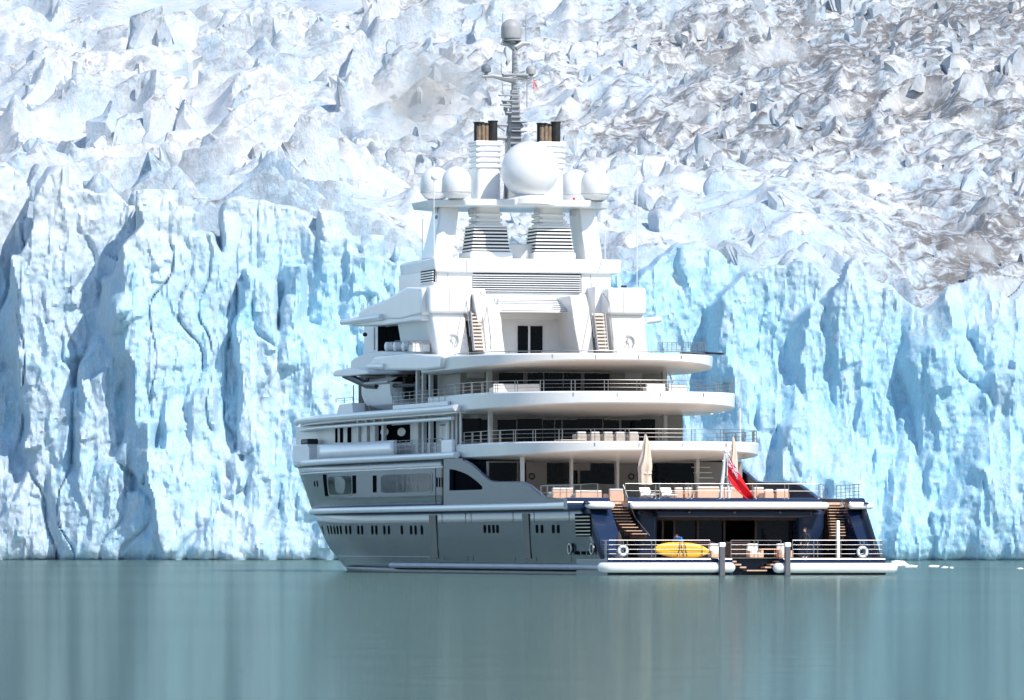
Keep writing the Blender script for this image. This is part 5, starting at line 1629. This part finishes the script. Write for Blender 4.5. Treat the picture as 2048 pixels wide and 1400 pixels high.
# table lamp inside the club
t = thing('table_lamp', 'table lamp with cream cone shade inside the beach club', 'lamp', (V(1531, 8.6), 8.6, PLAT + .03))
part('stand', MB().box(-0.4, 0.4, -0.3, 0.3, 0, 0.72), MAHOGANY, t, None, 0.03)
part('stem', MB().tube([(0, 0, 0.72), (0, 0, 1.05)], 0.04, 8), STEEL, t, 60)
part('lamp_shade', MB().lathe([(0.34, 1.02), (0.12, 1.34), (0.11, 1.34), (0.33, 1.02)], (0, 0, 0), 20), CANVAS, t, 50)

# yellow inflatable leaning on its edge
u = 1.0
t = thing('inflatable_raft', 'long yellow inflatable raft lying on its edge behind the rail', 'raft', (V(1363, u), u, PLAT + 0.03))
rings = []
L2, H2 = 1.68, 0.46
nn = 40
for i in range(nn + 1):
    s = -1 + 2 * i / nn
    k = (1 - abs(s) ** 2.6) ** 0.62 if abs(s) < 1 else 0.0
    k = max(k, 0.03)
    ring = []
    for j in range(20):
        a = 2 * math.pi * j / 20
        ring.append((L2 * s, 0.20 * k ** 0.6 * math.cos(a) * (0.75 + 0.25 * abs(math.sin(a))), 0.46 - 0.07 * s + H2 * k * math.sin(a)))
    rings.append(ring)
part('body', MB().loft(rings, True), YELLOW, t, 60)
for q in (-0.55, 0.0, 0.5):
    part('seam', MB().tube([(L2 * s, -0.185 * math.sqrt(max(0.05, 1 - abs(s) ** 2.6)) * (1 - 0.35 * abs(q)), 0.46 - 0.07 * s + q * 0.72 * H2 * max(0.05, 1 - abs(s) ** 2.6) ** .62) for s in np.linspace(-.92, .92, 24)], 0.012, 5), RUSTY, t, 60)
for s, d in ((-0.12, -0.12), (-0.02, 0.12), (0.12, 0.1), (0.72, 0.02)):
    part('strap', MB().tube([(L2 * s + d, -0.16, 0.08), (L2 * s, -0.215, 0.46), (L2 * s - d * .3, -0.16, 0.86)], 0.02, 5), BLACK, t, 60)

# life rings on the platform rail
RINGMAT = paint('white_life_ring', (0.74, 0.74, 0.72), 0.55, var=0.04)
for x, y, u, lab, r in ((1725, 1104, 0.05, 'white life ring on the starboard platform rail', 0.27), (1246, 1101, 0.05, 'white life ring on the port platform rail', 0.25)):
    t = thing('life_ring', lab, 'life ring', (V(x, u), u, W(y, u)), group='life rings on the platform rail')
    part('ring', MB().torus((0, 0, 0), r, 0.085, 'y', 24, 10), RINGMAT, t, 60)
    for k in range(4):
        a = math.pi / 4 + k * math.pi / 2
        part('band', MB().tube([(r * math.cos(a + d) , 0, r * math.sin(a + d)) for d in (-.12, 0, .12)], 0.092, 10), GREY, t, 60)
    part('rope', MB().torus((0, 0, 0), r + 0.1, 0.012, 'y', 24, 5), STEEL, t, 60)
# chromed capstan by the port ring
t = thing('mooring_capstan', 'polished mooring capstan behind the port platform rail', 'capstan', (V(1238, 1.0), 1.0, PLAT + .03))
part('drum', MB().lathe([(0, 0), (.26, 0), (.26, .06), (.15, .12), (.12, .3), (.22, .42), (.22, .46), (0, .5)], (0, 0, 0), 20), STEEL, t, 40)
part('cover', MB().lathe([(.12, .5), (.2, .9), (.12, 1.35), (0, 1.6)], (0, 0, 0), 14), paint('dark_canvas_cover', (.05, .04, .045), .9), t, 60)

# ================================================================== people
def person(name, label, vuw, face, joints, mats, group=None):
    """joints: chain dict of skeleton points -> skinned, one continuous body"""
    t = thing(name, label, 'person', vuw, face, group)
    names = list(joints['p'].keys()); idx = {k: i for i, k in enumerate(names)}
    me = bpy.data.meshes.new('body')
    me.from_pydata([joints['p'][k][:3] for k in names], [(idx[a], idx[b]) for a, b in joints['e']], [])
    o = bpy.data.objects.new('body', me); COL.objects.link(o)
    sk = o.modifiers.new('skin', 'SKIN')
    for i, k in enumerate(names):
        r = joints['p'][k][3]
        me.skin_vertices[0].data[i].radius = r if isinstance(r, tuple) else (r, r)
    me.skin_vertices[0].data[idx['pelvis']].use_root = True
    sb = o.modifiers.new('sub', 'SUBSURF'); sb.levels = 2; sb.render_levels = 2
    dg = bpy.context.evaluated_depsgraph_get()
    new = bpy.data.meshes.new_from_object(o.evaluated_get(dg))
    bpy.data.objects.remove(o)
    for m in mats: new.materials.append(m)
    for p in new.polygons:
        p.use_smooth = True
        p.material_index = joints['mat'](p.center)
    b = link('body', new, t)
    return t, b

def fingers(P, E, hand, base, fwd, out, s):
    """five short unequal chains rooted in the palm"""
    b = Vector(base); f = Vector(fwd).normalized(); o = Vector(out).normalized(); d = f.cross(o).normalized()
    for k, (off, ln) in enumerate(((-.03, .065), (-.01, .075), (.01, .07), (.03, .055))):
        q = b + o * off + f * .03; P['%sf%d' % (s, k)] = (*q, .010)
        q2 = q + f * ln * .55 + d * .012; P['%sg%d' % (s, k)] = (*q2, .009)
        q3 = q2 + f * ln * .45 + d * .03; P['%sh%d' % (s, k)] = (*q3, .008)
        E += [(hand, '%sf%d' % (s, k)), ('%sf%d' % (s, k), '%sg%d' % (s, k)), ('%sg%d' % (s, k), '%sh%d' % (s, k))]
    q = b - o * .035 + f * .005 + d * .01; P[s + 't0'] = (*q, .012)
    q2 = q + f * .035 - o * .02 + d * .02; P[s + 't1'] = (*q2, .010)
    E += [(hand, s + 't0'), (s + 't0', s + 't1')]

# standing figure, looking down to the left, arms hanging
P = {'pelvis': (0, 0, .95, (.155, .115)), 'waist': (0, .0, 1.10, (.145, .105)), 'chest': (0, -.02, 1.30, (.17, .12)), 'neckb': (0, -.03, 1.46, (.09, .075)), 'neck': (0, -.05, 1.53, .055),
     'chin': (0, -.085, 1.585, (.065, .07)), 'head': (0, -.08, 1.66, (.082, .095)), 'crown': (0, -.065, 1.735, (.06, .075)), 'nose': (0, -.185, 1.645, .014),
     'hl': (-.09, 0, .90, .10), 'kl': (-.10, -.03, .50, .065), 'al': (-.10, .02, .09, .042), 'fl': (-.105, -.05, .035, .038), 'tl': (-.11, -.17, .025, .030),
     'hr': (.09, 0, .90, .10), 'kr': (.10, -.02, .50, .065), 'ar': (.10, .04, .09, .042), 'fr': (.105, -.03, .035, .038), 'tr': (.11, -.15, .025, .030),
     'sl': (-.19, -.01, 1.41, .068), 'el': (-.27, .03, 1.15, .050), 'wl': (-.25, -.10, .93, .034), 'pl': (-.24, -.14, .86, (.038, .022)),
     'sr': (.19, -.01, 1.41, .068), 'er': (.28, .05, 1.15, .050), 'wr': (.25, -.05, .92, .034), 'pr': (.24, -.08, .85, (.038, .022))}
E = [('pelvis', 'waist'), ('waist', 'chest'), ('chest', 'neckb'), ('neckb', 'neck'), ('neck', 'chin'), ('chin', 'head'), ('head', 'crown'), ('head', 'nose'),
     ('pelvis', 'hl'), ('hl', 'kl'), ('kl', 'al'), ('al', 'fl'), ('fl', 'tl'), ('pelvis', 'hr'), ('hr', 'kr'), ('kr', 'ar'), ('ar', 'fr'), ('fr', 'tr'),
     ('chest', 'sl'), ('sl', 'el'), ('el', 'wl'), ('wl', 'pl'), ('chest', 'sr'), ('sr', 'er'), ('er', 'wr'), ('wr', 'pr')]
fingers(P, E, 'pl', (-.235, -.155, .82), (.1, -.15, -1), (0, 1, -.1), 'L')
fingers(P, E, 'pr', (.235, -.09, .81), (-.1, -.1, -1), (0, 1, -.1), 'R')
def mat_stand(c):
    if c.z > 1.54 or (c.z < .90 and abs(c.x) > .19): return 0
    if c.z < .07: return 2
    return 1
t, b = person('person', 'standing person in dark jacket and trousers at the right of the beach club', (V(1611, 3.0), 3.0, PLAT + 0.03), R(-55), {'p': P, 'e': E, 'mat': mat_stand}, [SKIN, CLOTH_D, paint('grey_shoe', (.45, .45, .46), .6)])
def hair_cap(parent, c, r, mat, tilt=0.0):
    rings = []
    for k in range(9):
        a = math.pi / 2 * k / 8
        rings.append([(c[0] + r[0] * math.cos(a) * math.cos(q), c[1] + 0.02 + r[1] * math.cos(a) * math.sin(q), c[2] + r[2] * math.sin(a) + (0.035 * (-math.sin(q)) if k == 0 else 0)) for q in np.linspace(0, 2 * math.pi, 21)[:-1]])
    return part('hair', MB().loft(rings, True), mat, parent, 60)
hair_cap(t, (0, -.07, 1.675), (.098, .115, .115), HAIR)
for s in (-1, 1):
    part('ear', MB().lathe([(0, -.03), (.014, -.015), (.016, .01), (0, .03)], (s * .092, -.07, 1.645), 8), SKIN, t, 60)
    part('eye', MB().lathe([(0, -.012), (.011, 0), (0, .012)], (s * .033, -.172, 1.665), 8), BLACK, t, 60)
part('mouth', MB().box(-.025, .025, -.165, -.155, 1.598, 1.606), RED, t, None)
part('collar', MB().tube([(0, -.045, 1.47), (0, -.05, 1.525)], .075, 12), CLOTH_D, t, 60)

# stooping figure behind the raft
P2 = {'pelvis': (0, .12, .88, (.15, .115)), 'waist': (0, .04, 1.0, (.14, .105)), 'chest': (0, -.14, 1.14, (.165, .12)), 'neckb': (0, -.27, 1.22, (.09, .075)), 'neck': (0, -.33, 1.24, .055),
      'chin': (0, -.395, 1.235, (.06, .06)), 'head': (0, -.43, 1.29, (.08, .09)), 'crown': (0, -.44, 1.365, (.06, .07)), 'nose': (0, -.525, 1.25, .014),
      'hl': (-.09, .12, .84, .10), 'kl': (-.12, -.08, .48, .065), 'al': (-.11, .08, .09, .042), 'fl': (-.115, .0, .035, .038), 'tl': (-.12, -.12, .025, .030),
      'hr': (.09, .12, .84, .10), 'kr': (.12, -.06, .48, .065), 'ar': (.11, .10, .09, .042), 'fr': (.115, .02, .035, .038), 'tr': (.12, -.10, .025, .030),
      'sl': (-.19, -.2, 1.19, .066), 'el': (-.28, -.25, .95, .048), 'wl': (-.22, -.42, .82, .034), 'pl': (-.20, -.47, .78, (.038, .022)),
      'sr': (.19, -.2, 1.19, .066), 'er': (.30, -.2, .97, .048), 'wr': (.24, -.40, .84, .034), 'pr': (.22, -.46, .80, (.038, .022))}
E2 = list(E[:26])
fingers(P2, E2, 'pl', (-.195, -.50, .76), (0, -.7, -.7), (1, 0, 0), 'L')
fingers(P2, E2, 'pr', (.215, -.49, .78), (0, -.7, -.7), (-1, 0, 0), 'R')
def mat_stoop(c):
    if c.y < -.33 and c.z > 1.18: return 0
    if c.y < -.40 and c.z < .87: return 0
    if c.z > .93: return 2
    return 1
t, b = person('person', 'stooping person in a blue top behind the yellow raft', (V(1356, 3.6), 3.4, PLAT + 0.03), R(-35), {'p': P2, 'e': E2, 'mat': mat_stoop}, [SKIN, CLOTH_D, CLOTH_B])
hair_cap(t, (0, -.43, 1.30), (.096, .108, .105), HAIR)
for s in (-1, 1):
    part('ear', MB().lathe([(0, -.03), (.014, -.015), (.016, .01), (0, .03)], (s * .09, -.42, 1.275), 8), SKIN, t, 60)
    part('eye', MB().lathe([(0, -.012), (.011, 0), (0, .012)], (s * .033, -.515, 1.275), 8), BLACK, t, 60)

# ================================================================== ice floating at the foot of the glacier
rs2 = np.random.RandomState(3)
tpl2 = None
def floe(label, x, y, wpx, hpx):
    """small rounded block of brash ice afloat at image column x, its foot on row y"""
    D = EYE * FOCAL / (y - HORIZON)
    X = (x - 1024) / FOCAL * D
    w = wpx / FOCAL * D / 2; h = hpx / FOCAL * D
    bm = bmesh.new()
    bmesh.ops.create_icosphere(bm, subdivisions=3, radius=1.0)
    so = rs2.uniform(0, 50)
    for v in bm.verts:
        c = np.array(v.co)
        q = 1 + 0.35 * float(vnoise(np.array([c[0] * 1.6 + so]), np.array([c[1] * 1.6]), np.array([c[2] * 1.6]))[0]) + 0.15 * float(vnoise(np.array([c[0] * 4 + so]), np.array([c[1] * 4]), np.array([c[2] * 4]))[0])
        v.co = (c[0] * w * q, c[1] * w * q, c[2] * h * q)
    me = bpy.data.meshes.new('ice_floe'); bm.to_mesh(me); bm.free()
    me.materials.append(FLOE)
    for p in me.polygons: p.use_smooth = True
    o = link('ice_floe', me, None, (X, D, 0))
    o['label'] = label; o['category'] = 'ice floe'; o['group'] = 'ice floes drifting by the yacht stern'
FLOE = paint('brash_ice', (0.86, 0.90, 0.92), 0.6, var=0.05, scale=0.8, bump=0.3, bscale=1.5)
floe('largest white ice floe touching the yacht stern at the right', 1796, 1132, 44, 9)
floe('long low ice floe just right of the largest one', 1823, 1135, 26, 5)
floe('small ice floe in the middle of the drifting row', 1868, 1134, 20, 4)
floe('tiny ice floe right of the middle one', 1890, 1136, 13, 3.4)
floe('tiny ice floe at the end of the drifting row', 1903, 1136.5, 8, 3)
floe('thin ice floe near the right edge of the picture', 2040, 1138, 13, 2.4)
floe('small ice floe under the left part of the glacier', 374, 1119, 20, 4)

# ================================================================== exhaust smoke drifting from the port funnel
def build_smoke():
    m = bpy.data.materials.new('exhaust_haze'); m.use_nodes = True
    nt = m.node_tree; nt.nodes.remove(nt.nodes['Principled BSDF'])
    pv = nt.nodes.new('ShaderNodeVolumePrincipled')
    pv.inputs['Color'].default_value = rgb(0.98, 0.91, 0.78)
    tc = nt.nodes.new('ShaderNodeTexCoord')
    n = nt.nodes.new('ShaderNodeTexNoise'); n.inputs['Scale'].default_value = 0.3; n.inputs['Detail'].default_value = 3
    r = nt.nodes.new('ShaderNodeMapRange'); r.inputs[1].default_value = 0.35; r.inputs[2].default_value = 0.75; r.inputs[4].default_value = 0.42
    g = nt.nodes.new('ShaderNodeTexGradient'); g.gradient_type = 'SPHERICAL'
    mp_ = nt.nodes.new('ShaderNodeMapping'); mp_.inputs['Scale'].default_value = (1 / 5.5, 1 / 5.5, 1 / 4.2)
    mul = nt.nodes.new('ShaderNodeMath'); mul.operation = 'MULTIPLY'
    L = nt.links.new
    L(tc.outputs['Object'], n.inputs['Vector']); L(n.outputs[0], r.inputs[0])
    L(tc.outputs['Object'], mp_.inputs['Vector']); L(mp_.outputs[0], g.inputs['Vector'])
    L(r.outputs[0], mul.inputs[0]); L(g.outputs['Fac'], mul.inputs[1]); L(mul.outputs[0], pv.inputs['Density'])
    L(pv.outputs[0], nt.nodes['Material Output'].inputs['Volume'])
    bm = bmesh.new(); bmesh.ops.create_icosphere(bm, subdivisions=3, radius=1.0)
    for v in bm.verts: v.co = (v.co.x * 5.5, v.co.y * 5.5, v.co.z * 4.2)
    me = bpy.data.meshes.new('exhaust_smoke'); bm.to_mesh(me); bm.free(); me.materials.append(m)
    u = 57.0
    o = link('exhaust_smoke', me, None, to_world(V(855, u), u, W(190, u)))
    o['kind'] = 'stuff'; o['label'] = 'thin brownish exhaust smoke drifting left of the funnels'
build_smoke()
